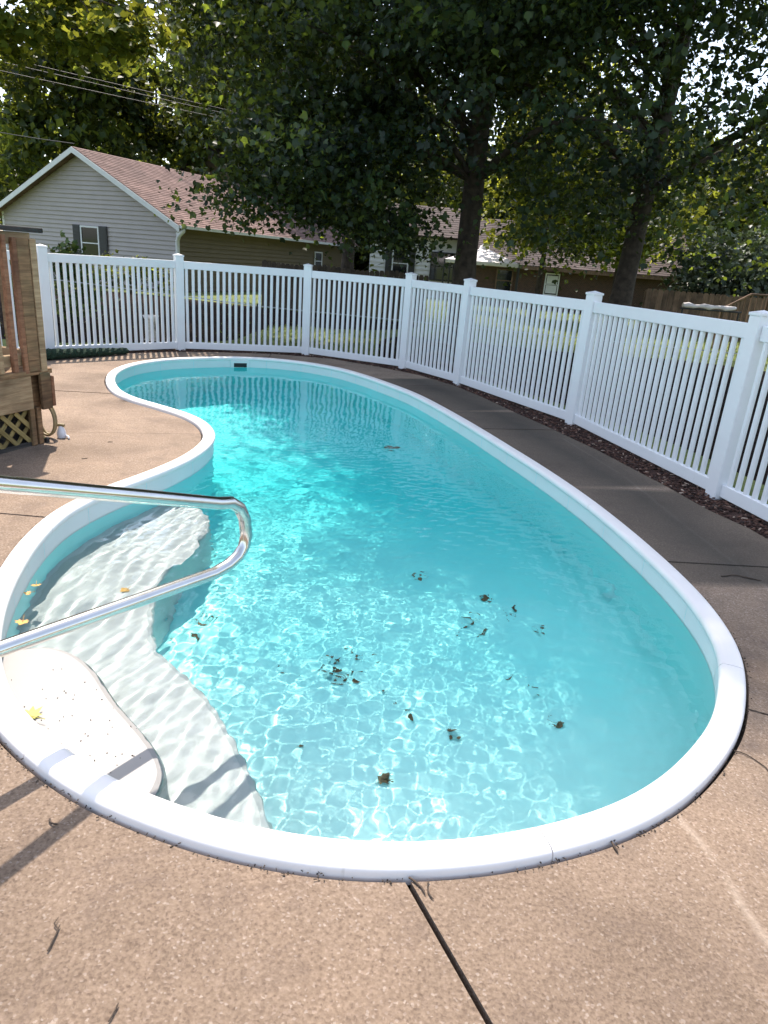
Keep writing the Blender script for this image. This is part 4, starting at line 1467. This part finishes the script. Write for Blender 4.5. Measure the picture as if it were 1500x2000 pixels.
roof_slope('roof', bh, bp_(-.4, BW + .45, BE - .05), bp_(BL + .4, BW + .45, BE - .05), bp_(-.4, BW / 2, BE + 2.1), bp_(BL + .4, BW / 2, BE + 2.1), M['shingle2'], 24)
fa = MB().box((0, 0, 0), (BL + .8, 0.04, 0.16))
link('fascia_board', fa.mesh('fascia_board'), M['fencewood2'], bh, loc=bp_(BL / 2, -.48, BE - .14), rot=(0, 0, math.atan2(bd_.y, bd_.x)))
flat_window(bh, bp_(2.0, -0.02, 1.15), bd_, -bo_, 0.75, 1.0, M['fencewood2'])
flat_window(bh, bp_(4.25, -0.02, 1.15), bd_, -bo_, 0.62, 0.95, M['trim'])
bl_ = bpy.data.objects
for k in (0, 1):   # drawn white blind behind the second window, two sashes
    bbox_part('blind', bh, Vector(bp_(4.25, -0.125, 0.93 + 0.43 * k)), (0.5, 0.012, 0.36), math.atan2(bd_.y, bd_.x), M['trim'], 0.002)

# --- canopy tent
cn = thing('canopy_tent', 'white and lilac hipped canopy tent beside the left maple trunk', 'canopy', (3.0, 29.0, 0))
cz0, cz1 = 1.86, 2.38
cc_ = [(1.55, 28.0), (4.35, 27.5), (4.75, 30.3), (1.95, 30.8)]
apx = (3.15, 29.15)
for k in range(4):
    a_, b_ = cc_[k], cc_[(k + 1) % 4]
    mA = ((a_[0] + b_[0]) / 2, (a_[1] + b_[1]) / 2)
    t = 0.9
    ia = (apx[0] + (a_[0] - apx[0]) * .08, apx[1] + (a_[1] - apx[1]) * .08)
    ib = (apx[0] + (b_[0] - apx[0]) * .08, apx[1] + (b_[1] - apx[1]) * .08)
    m_ = MB().add([(a_[0], a_[1], cz0), (b_[0], b_[1], cz0), (ib[0], ib[1], cz1 - .02), (ia[0], ia[1], cz1 - .02), (a_[0], a_[1], cz0 - .12), (b_[0], b_[1], cz0 - .12), (a_[0] * .995, a_[1] * 1.0, cz0 - .02), (b_[0] * .995, b_[1], cz0 - .02)],
                  [(0, 1, 2, 3), (4, 5, 1, 0), (6, 3, 2, 7)])
    obj('roof_panel', m_, M['canopy_w'], cn)
    obj('pole', MB().tube([(a_[0], a_[1], -.05), (a_[0], a_[1], 1.0), (a_[0], a_[1], cz0 - .01)], 0.03, 8), M['shutter'], cn)
obj('vent_cap', MB().tube([(apx[0], apx[1], cz1 - .05), (apx[0], apx[1], cz1 + .08), (apx[0], apx[1], cz1 + .16)], [0.22, 0.18, 0.03], 10), M['canopy_w'], cn)

# ------------------------------------------------------------------ wooden fences beyond
def board_fence(name, label, a, b, hgt, mat, bw=0.14, scallop=0.0, per=14):
    a, b = Vector((a[0], a[1], 0)), Vector((b[0], b[1], 0))
    d = (b - a)
    L = d.length
    d.normalize()
    rz = math.atan2(d.y, d.x)
    root = thing(name, label, 'fence', (a.x, a.y, -0.05))
    n = int(L / (bw + 0.006))
    hs = {}
    for i in range(n):
        t = ((i % per) + 0.5) / per
        z = hgt - scallop * math.sin(math.pi * t)
        key = i % per
        if key not in hs:
            w = bw / 2
            hs[key] = MB().add([(-w, -.009, 0), (w, -.009, 0), (w, -.009, z - .05), (w - .03, -.009, z), (-w + .03, -.009, z), (-w, -.009, z - .05), (-w, .009, 0), (w, .009, 0), (w, .009, z - .05), (w - .03, .009, z), (-w + .03, .009, z), (-w, .009, z - .05)],
                               [(0, 1, 2, 3, 4, 5), (11, 10, 9, 8, 7, 6)] + [(k, 6 + k, 6 + (k + 1) % 6, (k + 1) % 6) for k in range(6)]).mesh('board')
        p = a + d * ((i + .5) * L / n)
        link('board', hs[key], mat, root, loc=(p.x, p.y, -0.05), rot=(0, 0, rz))
    back = Vector((-d.y, d.x, 0)) * 0.03
    m = (a + b) / 2 + back
    for z in (0.35, hgt - 0.35):
        bbox_part('rail', root, (m.x, m.y, z), (L, 0.04, 0.09), rz, mat)
    for k in range(int(L / 2.4) + 1):
        p = a + d * min(L, k * 2.4) + back * 2.6
        bbox_part('post', root, (p.x, p.y, hgt / 2 - 0.1), (0.09, 0.09, hgt), rz, mat)
board_fence('wooden_fence', 'dark scalloped wooden privacy fence in front of the houses at left', (-4.3, 22.1), (0.75, 20.8), 1.42, M['fencewood'], scallop=0.07)
board_fence('wooden_fence', 'tan wooden privacy fence below the grey green shrub', (8.3, 24.6), (13.2, 23.4), 1.45, M['fencewood2'], bw=0.17)
bs = thing('stair_railing', 'small brown wooden stair railing rising at the far right', 'railing', (9.6, 20.0, -0.05))
sr0, sr1, sr2 = Vector((9.0, 20.1, 1.08)), Vector((9.62, 20.0, 1.50)), Vector((10.1, 19.9, 1.50))
for a_, b_ in ((sr0, sr1), (sr1, sr2)):
    obj('rail', MB().tube([a_, a_.lerp(b_, .5), b_], 0.035, 6), M['fencewood2'], bs)
for k in range(9):
    t = k / 8
    p = sr0.lerp(sr1, min(1, t / .6)) if t < .6 else sr1.lerp(sr2, (t - .6) / .4)
    bbox_part('baluster', bs, (p.x, p.y, (p.z - .05) / 2 - .0), (0.04, 0.04, p.z - .06 + .1), 0, M['fencewood2'], 0.003)
for p in (sr0, sr2):
    bbox_part('post', bs, (p.x, p.y + .06, p.z / 2), (0.09, 0.09, p.z + .1), 0, M['fencewood2'], 0.004)
tp_ = thing('rolled_cover', 'long white rolled cover resting on a dark frame behind the right fence panel', 'cover', (7.0, 16.5, -0.05))
rp = [(6.45 + 0.13 * k, 16.5 + 0.02 * k, 1.17 + 0.012 * math.sin(2.1 * k)) for k in range(11)]
obj('cover_roll', MB().tube(rp, [0.05 + 0.014 * math.sin(1.7 * k) for k in range(11)], 10), M['tarp'], tp_)
obj('bar', MB().tube([(6.4, 16.5, 1.10), (7.1, 16.6, 1.10), (7.9, 16.7, 1.10)], 0.022, 6), M['wire'], tp_)
for x_ in (6.5, 7.8):
    obj('leg', MB().tube([(x_, 16.6, -.05), (x_, 16.6, .5), (x_, 16.6, 1.09)], 0.02, 6), M['wire'], tp_)

# low cable on stakes behind the white fence
cb = thing('cable_fence', 'thin low cable strung on stakes behind the white picket fence', 'fence', (0, 13, -0.05))
cpts = [(-8.0, 12.6, 0.92), (-5.5, 12.6, 0.83), (-2.6, 12.9, 0.66), (1.0, 13.2, 0.57), (4.0, 13.4, 0.50), (8.5, 13.6, 0.40)]
obj('cable', MB().tube(cpts, 0.011, 6), M['rope'], cb)
for x_, y_, z_ in cpts:
    obj('stake', MB().tube([(x_, y_, -.1), (x_, y_, z_ / 2), (x_, y_, z_ + .04)], 0.014, 6), M['wire'], cb)

# overhead wires
def wire(label, pts, r=0.014):
    a_ = MB().tube(pts, r, 5)
    o = obj('utility_wire', a_, M['wire'])
    tag(o, label, 'wire', 'overhead wires')
def sagline(a, b, sag, n=14):
    a, b = Vector(a), Vector(b)
    return [tuple(a.lerp(b, k / n) - Vector((0, 0, sag * 4 * (k / n) * (1 - k / n)))) for k in range(n + 1)]
wire('uppermost of the three overhead wires before the left trees', sagline((-23.6, 28, 8.6), (-1.0, 37, 6.75), 0.05), 0.014)
wire('middle one of the three overhead wires before the left trees', sagline((-23.6, 28, 8.43), (-1.0, 37, 6.6), 0.05), 0.014)
wire('lowest of the three overhead wires before the left trees', sagline((-23.6, 28, 8.05), (-1.0, 37, 6.5), 0.08), 0.014)
wire('service wire running down to the peak of the tan house gable', sagline((-22, 32, 6.0), (-12.3, 27.6, 4.75), 0.10), 0.015)

# added dark earth sheets standing for lawn shade; left one partly a soil bed
def shade_ground(name, outline, hole=None):
    m_ = MB()
    o_ = resample(catmull(outline, 6), 100)
    c_ = o_.mean(0)
    zz = [-0.032, 0.006, 0.012, 0.012, 0.012, 0.012]
    for k in range(5):
        ring_strip(m_, c_ + (o_ - c_) * (1 - (k + 1) * 0.2), zz[k + 1], c_ + (o_ - c_) * (1 - k * 0.2), zz[k])
    return structure(obj(name, m_, M['soil_shade']))
shade_ground('bed_and_lawn_shade', [(-13, 11.5), (-6.2, 11.0), (-4.9, 11.5), (-3.8, 12.4), (-3.1, 13.2), (-3.0, 15.0), (-2.7, 16.6), (-1.0, 17.2), (0.2, 18.5), (0.5, 20.4), (-4.3, 21.9), (-9.4, 23.6), (-14, 21)])
shade_ground('lawn_shade', [(-0.3, 12.2), (1.0, 11.2), (2.2, 9.3), (3.1, 7.2), (3.7, 5.0), (5.5, 3.8), (8.5, 6.0), (9.5, 11.5), (8.5, 14.8), (6.5, 16.2), (4.4, 16.0), (2.6, 16.2), (0.6, 17.0), (-0.4, 15.5)])
# small things on the lawn
orn = thing('garden_ornament', 'small cream garden ornament behind the white fence left of its second post', 'ornament', (-4.35, 12.3, -0.05))
obj('pedestal', MB().tube([(-4.35, 12.3, -.05), (-4.35, 12.3, .05), (-4.35, 12.3, .18), (-4.35, 12.3, .30)], [.13, .10, .06, .08], 12), M['stone'], orn)
obj('bowl', MB().tube([(-4.35, 12.3, .29), (-4.35, 12.3, .34), (-4.35, 12.3, .40), (-4.35, 12.3, .38)], [.06, .11, .14, .10], 16), M['tarp'], orn)

# ------------------------------------------------------------------ wooden deck at the left
WC = Vector((-2.775, 5.42, 0))
wu = Vector((-0.31, -0.951, 0)).normalized()        # pool side, towards the camera
wv = Vector((-0.951, 0.31, 0)).normalized()         # far side, to the left
ru, rv = math.atan2(wu.y, wu.x), math.atan2(wv.y, wv.x)
wd = thing('wooden_deck', 'weathered raised wooden deck with railing and lattice skirt at the left edge', 'deck', (WC.x, WC.y, 0))
def wp(u, v, z):
    return WC + wu * u + wv * v + Vector((0, 0, z))
UL, VL, DZ = 3.2, 2.6, 0.60
for k in range(int(VL / 0.145)):                     # floor boards run along the pool side
    bbox_part('floor_board', wd, wp(UL / 2 - 0.02, 0.045 + k * 0.145, DZ - 0.019), (UL + 0.04, 0.14, 0.038), ru, M['wood'])
bbox_part('fascia_board', wd, wp(UL / 2 + 0.09, 0.0, 0.435), (UL - 0.16, 0.038, 0.265), ru, M['wood_pale'])
bbox_part('fascia_board', wd, wp(0.0, VL / 2, 0.435), (VL - 0.06, 0.038, 0.265), rv, M['wood'])
bbox_part('corner_trim', wd, wp(0.045, -0.022, 0.43), (0.10, 0.03, 0.29), ru, M['wood'])
bbox_part('corner_trim', wd, wp(-0.022, 0.02, 0.42), (0.12, 0.03, 0.24), rv, M['wood_red'])
# lattice skirt
for (w0, rzz, ax, other) in ((UL, ru, wu, wv), (VL, rv, wv, wu)):
    Lx = w0
    for k in range(-3, int(Lx / 0.13) + 1):
        for s in (-1, 1):
            L_ = 0.37
            cpos = WC + ax * (k * 0.13 + 0.18) + other * (0.045 + 0.009 * s) + Vector((0, 0, 0.155))
            if (k * 0.13 + 0.18) < 0.16 or (k * 0.13 + 0.18) > Lx - 0.1:
                continue
            bbox_part('lattice_strip', wd, cpos, (L_, 0.008, 0.035), 0, M['lattice'], 0.001, rot=Euler((0, s * RAD(45), rzz)))
    bbox_part('skirt_rail', wd, WC + ax * (Lx / 2) + other * 0.042 + Vector((0, 0, 0.015)), (Lx, 0.03, 0.035), rzz, M['wood_black'])
    for t_ in (0.10, 0.165, 1.2, 2.3):
        bbox_part('skirt_post', wd, WC + ax * t_ + other * 0.022 + Vector((0, 0, 0.15)), (0.045, 0.032, 0.30), rzz, M['wood'])
for u_ in (0.09, 1.6, 3.0):
    for v_ in (0.09, 1.5):
        bbox_part('support_post', wd, wp(u_, v_, 0.26), (0.09, 0.09, 0.56), ru, M['wood'])
# dark screen boards behind the lattice
bbox_part('back_board', wd, wp(UL / 2, 0.14, 0.14), (UL, 0.02, 0.28), ru, M['wood_black'])
bbox_part('back_board', wd, wp(0.14, VL / 2 + 0.1, 0.14), (VL - 0.3, 0.02, 0.28), rv, M['wood_black'])
# railing
RT = 1.60
for (ax, other, rzz, Lx) in ((wu, wv, ru, UL), (wv, wu, rv, VL)):
    bbox_part('rail_cap', wd, WC + ax * (Lx / 2) + other * 0.05 + Vector((0, 0, RT + 0.02)), (Lx + (0.16 if ax is wu else -0.1), 0.14, 0.036), rzz, M['wood_black'])
    bbox_part('top_rail', wd, WC + ax * (Lx / 2 + 0.02) + other * 0.03 + Vector((0, 0, RT - 0.045)), (Lx, 0.036, 0.085), rzz, M['wood_pale'])
    bbox_part('bottom_rail', wd, WC + ax * (Lx / 2 + 0.02) + other * 0.03 + Vector((0, 0, DZ + 0.085)), (Lx, 0.036, 0.085), rzz, M['wood_pale'])
    k = 0
    t_ = 0.30 if ax is wu else 0.22
    while t_ < Lx:
        bbox_part('baluster', wd, WC + ax * t_ + other * -0.008 + Vector((0, 0, (RT + DZ) / 2 - 0.01)), (0.038, 0.038, RT - DZ - 0.03), rzz, M['wood_red'] if k % 3 == 0 else M['wood_pale'] if k % 3 == 1 else M['wood'], 0.003, rot=Euler((rnd.uniform(-.01, .01), rnd.uniform(-.01, .01), rzz)))
        t_ += 0.135
        k += 1
bbox_part('corner_post', wd, wp(0.07, 0.07, (RT + DZ) / 2 - 0.02), (0.09, 0.09, RT - DZ + 0.0), ru, M['wood'])
for (u_, v_, w_, m_) in ((0.035, -0.012, 0.06, 'wood_pale'), (0.13, -0.010, 0.11, 'wood'), (0.205, -0.012, 0.036, 'wood_red')):
    bbox_part('post_board', wd, wp(u_, v_, (RT + DZ) / 2 - 0.03), (w_, 0.03, RT - DZ - 0.02), ru, M[m_])
for k in range(3):
    bbox_part('stair_tread' if False else 'rim_joist', wd, wp(0.6 + k * 0.9, VL / 2, 0.45), (VL - 0.2, 0.036, 0.20), rv, M['wood'])

# garden hose and nozzle at the deck corner
hz = thing('garden_hose', 'tan coiled garden hose hung at the corner of the wooden deck', 'hose', (WC.x, WC.y + 0.12, 0))
for k in range(2):
    pts = []
    cxh = wp(-0.06 - 0.024 * k, 0.115, 0.155 + 0.004 * k)
    for i in range(29):
        th = 2 * math.pi * i / 28
        pts.append(cxh + wv * (0.085 - .006 * k) * math.cos(th) * 1.1 + Vector((0, 0, 0.132 * math.sin(th))))
    obj('hose_loop', MB().tube(pts, 0.011, 8, caps=False), M['hose'], hz)
nzp = Vector((-2.765, 5.56, 0.0))
nz = thing('sprinkler', 'small pale plastic sprinkler lying by the corner of the wooden deck', 'sprinkler', (nzp.x, nzp.y, 0))
obj('body', MB().tube([nzp + Vector((0, 0, .002)), nzp + Vector((0, 0, .03)), nzp + Vector((0, 0, .07)), nzp + Vector((0, 0, .10))], [.035, .038, .03, .015], 14), M['nozzle'], nz)
obj('head', MB().tube([nzp + Vector((-.03, 0, .105)), nzp + Vector((0, 0, .108)), nzp + Vector((.03, 0, .105))], 0.014, 10), M['hose'], nz)
obj('stem', MB().tube([nzp + Vector((.04, 0, .02)), nzp + Vector((.065, -.02, .018)), nzp + Vector((.085, -.05, .012))], 0.008, 8), M['nozzle'], nz)

# green turf roll by the fence
rng = np.random.default_rng(71)
ra_, rb_ = Vector((-4.78, 9.22, 0.075)), Vector((-4.02, 10.35, 0.05))
mbr = MB()
n_, seg = 16, 44
vs_ = []
dd = (rb_ - ra_).normalized()
sx = Vector((dd.y, -dd.x, 0))
for i in range(seg + 1):
    t = i / seg
    p = ra_.lerp(rb_, t)
    r0 = 0.088 * (1 - 0.42 * t) * (0.3 if i in (0, seg) else 1)
    for k in range(n_):
        th = 2 * math.pi * k / n_
        r = r0 * (1 + rng.uniform(-.14, .14))
        z = p.z + r * math.sin(th) * 0.85
        vs_.append((p.x + sx.x * r * math.cos(th) * 1.15, p.y + sx.y * r * math.cos(th) * 1.15, max(0.003, z)))
mbr.add(vs_, [(i * n_ + k, i * n_ + (k + 1) % n_, (i + 1) * n_ + (k + 1) % n_, (i + 1) * n_ + k) for i in range(seg) for k in range(n_)])
mbr.add(vs_[:n_], [tuple(range(n_))[::-1]])
mbr.add(vs_[-n_:], [tuple(range(n_))])
tag(obj('turf_roll', mbr, M['greenmat']), 'dark green rolled turf mat lying along the foot of the white fence', 'mat')

# ------------------------------------------------------------------ leaves, twigs, debris
def maple_leaf(size, curl, rng):
    out = [(0, -.05), (.10, .02), (.34, -.10), (.30, .08), (.56, .22), (.36, .30), (.46, .52), (.22, .46), (.20, .62), (0, .95),
           (-.20, .62), (-.22, .46), (-.46, .52), (-.36, .30), (-.56, .22), (-.30, .08), (-.34, -.10), (-.10, .02)]
    v = [(0, .25, 0.0)]
    for x, y in out:
        x, y = x * (1 + rng.uniform(-.12, .12)), y * (1 + rng.uniform(-.12, .12))
        v.append((x, y, curl * (x * x + (y - .25) ** 2) + rng.uniform(-.03, .03)))
    n = len(out)
    f = [(0, 1 + k, 1 + (k + 1) % n) for k in range(n)]
    m_ = MB().add([(a * size, b * size, c * size) for a, b, c in v], f, True)
    m_.tube([(0, .2 * size, 0.004), (0.01 * size, -.2 * size, .01), (.06 * size, -.5 * size, .012)], 0.012 * size + .0006, 4)
    return m_
rg = random.Random(3)
def put_leaf(name, label, x, y, z, size, mat, curl=0.5, group=None, recv=True, rot=None, tilt=.12):
    o = link(name, maple_leaf(size, curl, rg).mesh(name), M[mat], None, loc=(x, y, z), rot=(rg.uniform(-tilt, tilt), rg.uniform(-tilt, tilt), rg.uniform(0, 6.28) if rot is None else rot), receiver=recv)
    return tag(o, label, 'leaf', group)
put_leaf('maple_leaf', 'yellow green maple leaf lying on the white top step', -1.245, 2.10, -0.102, 0.10, 'leaf_green', 0.15, rot=1.2, tilt=.04)
put_leaf('floating_leaf', 'orange leaf floating by the left pool wall, farthest of three', -1.775, 3.16, -0.114, 0.05, 'leaf_orange', 0.4)
put_leaf('floating_leaf', 'orange leaf floating by the left pool wall, middle of three', -1.755, 3.06, -0.114, 0.04, 'leaf_orange', 0.4)
put_leaf('floating_leaf', 'largest orange leaf floating by the left pool wall above the handrail', -1.655, 2.80, -0.114, 0.06, 'leaf_orange', 0.4)
put_leaf('sunken_leaf', 'small orange leaf on the submerged step under the handrail loop', -1.42, 3.45, -0.412, 0.045, 'leaf_orange', 0.3)
LB = [(-0.312, 2.679, .045, 'small dark leaf on the pool floor nearest the steps'), (0.126, 2.536, .085, 'curled brown leaf alone on the pool floor nearest the white coping'),
      (0.978, 2.99, .075, 'brown leaf on the pool floor in the right hand shade, nearest the camera'), (1.06, 3.866, .075, 'dark leaf on the pool floor nearest the right wall'),
      (0.416, 2.867, .085, 'brown green leaf on the bright pool floor right of centre'), (0.315, 4.496, .11, 'dark leaf at the edge of the middle shade patch'),
      (0.754, 4.238, .09, 'dark leaf in the shade above the right cluster of leaves'), (-0.036, 8.268, .16, 'dark leaf on the deep floor, far end of the pool'),
      (0.10, 8.35, .12, 'smaller dark leaf beside the one on the deep floor')]
for x, y, s, lab in LB:
    put_leaf('sunken_leaf', lab, x, y, float(zfloor(np.array(y))) + 0.012, s * 0.75, 'leaf_dark', 0.7)
def leaf_cluster(cx_, cy_, n, sx_, sy_, label, group):
    for k in range(n):
        x, y = cx_ + rg.gauss(0, sx_), cy_ + rg.gauss(0, sy_)
        put_leaf('sunken_leaf', label, x, y, float(zfloor(np.array(y))) + 0.010 + 0.008 * rg.random(), rg.uniform(.014, .04), 'leaf_dark', 0.7, group)
leaf_cluster(-0.18, 3.30, 26, 0.13, 0.07, 'dark rotting leaf in the biggest clump on the bright pool floor', 'leaves of the middle clump')
leaf_cluster(0.14, 2.99, 3, 0.06, 0.03, 'dark leaf in the small clump just nearer than the biggest clump', 'leaves of the near clump')
leaf_cluster(0.62, 3.83, 11, 0.07, 0.06, 'dark leaf in the clump right of centre on the pool floor', 'leaves of the right clump')
leaf_cluster(0.92, 4.05, 4, 0.05, 0.05, 'dark leaf in the clump nearest the shaded right wall', 'leaves of the wall clump')
leaf_cluster(0.86, 3.28, 5, 0.10, 0.08, 'dark leaf in the scattered clump at the edge of the right hand shade', 'leaves of the shade edge clump')
leaf_cluster(-1.05, 3.62, 6, 0.05, 0.13, 'dark leaf in the clump at the foot of the submerged step', 'leaves of the step clump')

# specks on the top step and crumbs along the coping
rng = np.random.default_rng(81)
spk = []
for _ in range(95):
    c = (-1.05, 1.93) if rng.uniform() < .6 else (-1.2, 2.2)
    spk.append((c[0] + rng.normal() * .17, c[1] + rng.normal() * .12, -0.109))
spk = np.array(spk)
si_ = inside(INN, spk[:, 0], spk[:, 1]) & (spk[:, 1] < 2.5 - 0.9 * (spk[:, 0] + 1.3))
spk = spk[si_]
S = np.c_[rng.uniform(.0015, .006, len(spk)), rng.uniform(.001, .003, len(spk)), rng.uniform(.002, .004, len(spk))]
sp_o = link('dirt_specks', many_boxes('dirt_specks', spk, S, rng, .2), M['debris'])
sp_o.cycles.is_caustics_receiver = True
sp_o['kind'] = 'stuff'
tag(sp_o, 'brown specks of dirt settled on the white top step', 'dirt')
nd = 2600
ii = rng.integers(0, NP_, nd)
f_ = rng.uniform(0, 1, nd)
pp = OUT[ii] * (1 - f_)[:, None] + OUT[(ii + 1) % NP_] * f_[:, None]
keepd = pp[:, 1] < 4.5
pp, ii = pp[keepd], ii[keepd]
nrm_ = NOUT[ii]
clumpy = rng.uniform(0, 1, len(pp)) < (0.35 + 0.65 * (np.sin(pp[:, 0] * 9) * np.sin(pp[:, 1] * 7 + 1) > 0))
pp, nrm_ = pp[clumpy], nrm_[clumpy]
P3 = np.c_[pp + nrm_ * rng.uniform(0.002, 0.026, len(pp))[:, None], rng.uniform(-.006, .006, len(pp))]
S = np.c_[rng.uniform(.003, .011, len(pp)), rng.uniform(.0015, .0045, len(pp)), rng.uniform(.001, .003, len(pp))]
db = link('edge_debris', many_boxes('edge_debris', P3, S, rng, .5), M['debris'])
db['kind'] = 'stuff'
tag(db, 'dark crumbs of leaf litter caught along the outer edge of the coping', 'debris')

def twig(label, pts, r=0.0035, fork=None, name='twig'):
    r *= 0.7
    m_ = MB().tube(pts, [r] * (len(pts) - 1) + [r * .4], 6)
    if fork:
        m_.tube(fork, [r * .8] * (len(fork) - 1) + [r * .3], 5)
    tag(obj(name, m_, M['twig']), label, 'twig')
def tw(x, y, L, ang, bend, seed, n=6):
    q = random.Random(seed)
    pts = []
    a = ang
    px_, py_ = x, y
    L *= 0.8
    for k in range(n + 1):
        pts.append((px_, py_, 0.003 + 0.002 * q.random()))
        px_ += math.cos(a) * L / n
        py_ += math.sin(a) * L / n
        a += bend / n + q.uniform(-.25, .25)
    return pts
p_ = tw(-0.715, 1.145, .085, 1.45, .2, 1)
twig('thin dry twig on the concrete at lower left', p_, .0032, [p_[5], (p_[5][0] - .015, p_[5][1] + .012, .006), (p_[5][0] - .012, p_[5][1] + .03, .007)])
twig('curled dry twig beside the handrail shadow', tw(-0.90, 1.535, .05, -1.2, 1.6, 2), .004)
twig('dark twig at the bottom edge of the picture', tw(-0.51, 1.00, .05, 1.3, .3, 3), .003)
twig('short dark twig touching the coping at lower right', tw(0.765, 1.625, .06, -1.2, .3, 4), .0055)
p_ = tw(0.150, 1.432, .085, -0.55, -1.6, 5)
twig('curled dead leaf stalk at the start of the open joint', p_, .0045, tw(0.205, 1.425, .075, -1.9, .9, 6))
twig('thin root lying across the concrete right of the pool', tw(1.36, 2.10, .22, -0.25, -.8, 7, 9), .0028)
twig('forked twig on the shaded concrete by the mulch', tw(2.02, 3.72, .30, 0.3, -1.2, 8, 9), .005, tw(2.15, 3.74, .14, -0.5, .4, 9))
twig('small dark twig beside the pool coping at left', tw(-2.36, 5.52, .05, .4, .3, 10), .004)
twig('small twig on the sunny concrete behind the pool bend', tw(-2.35, 5.0, .06, .5, .4, 11), .004)
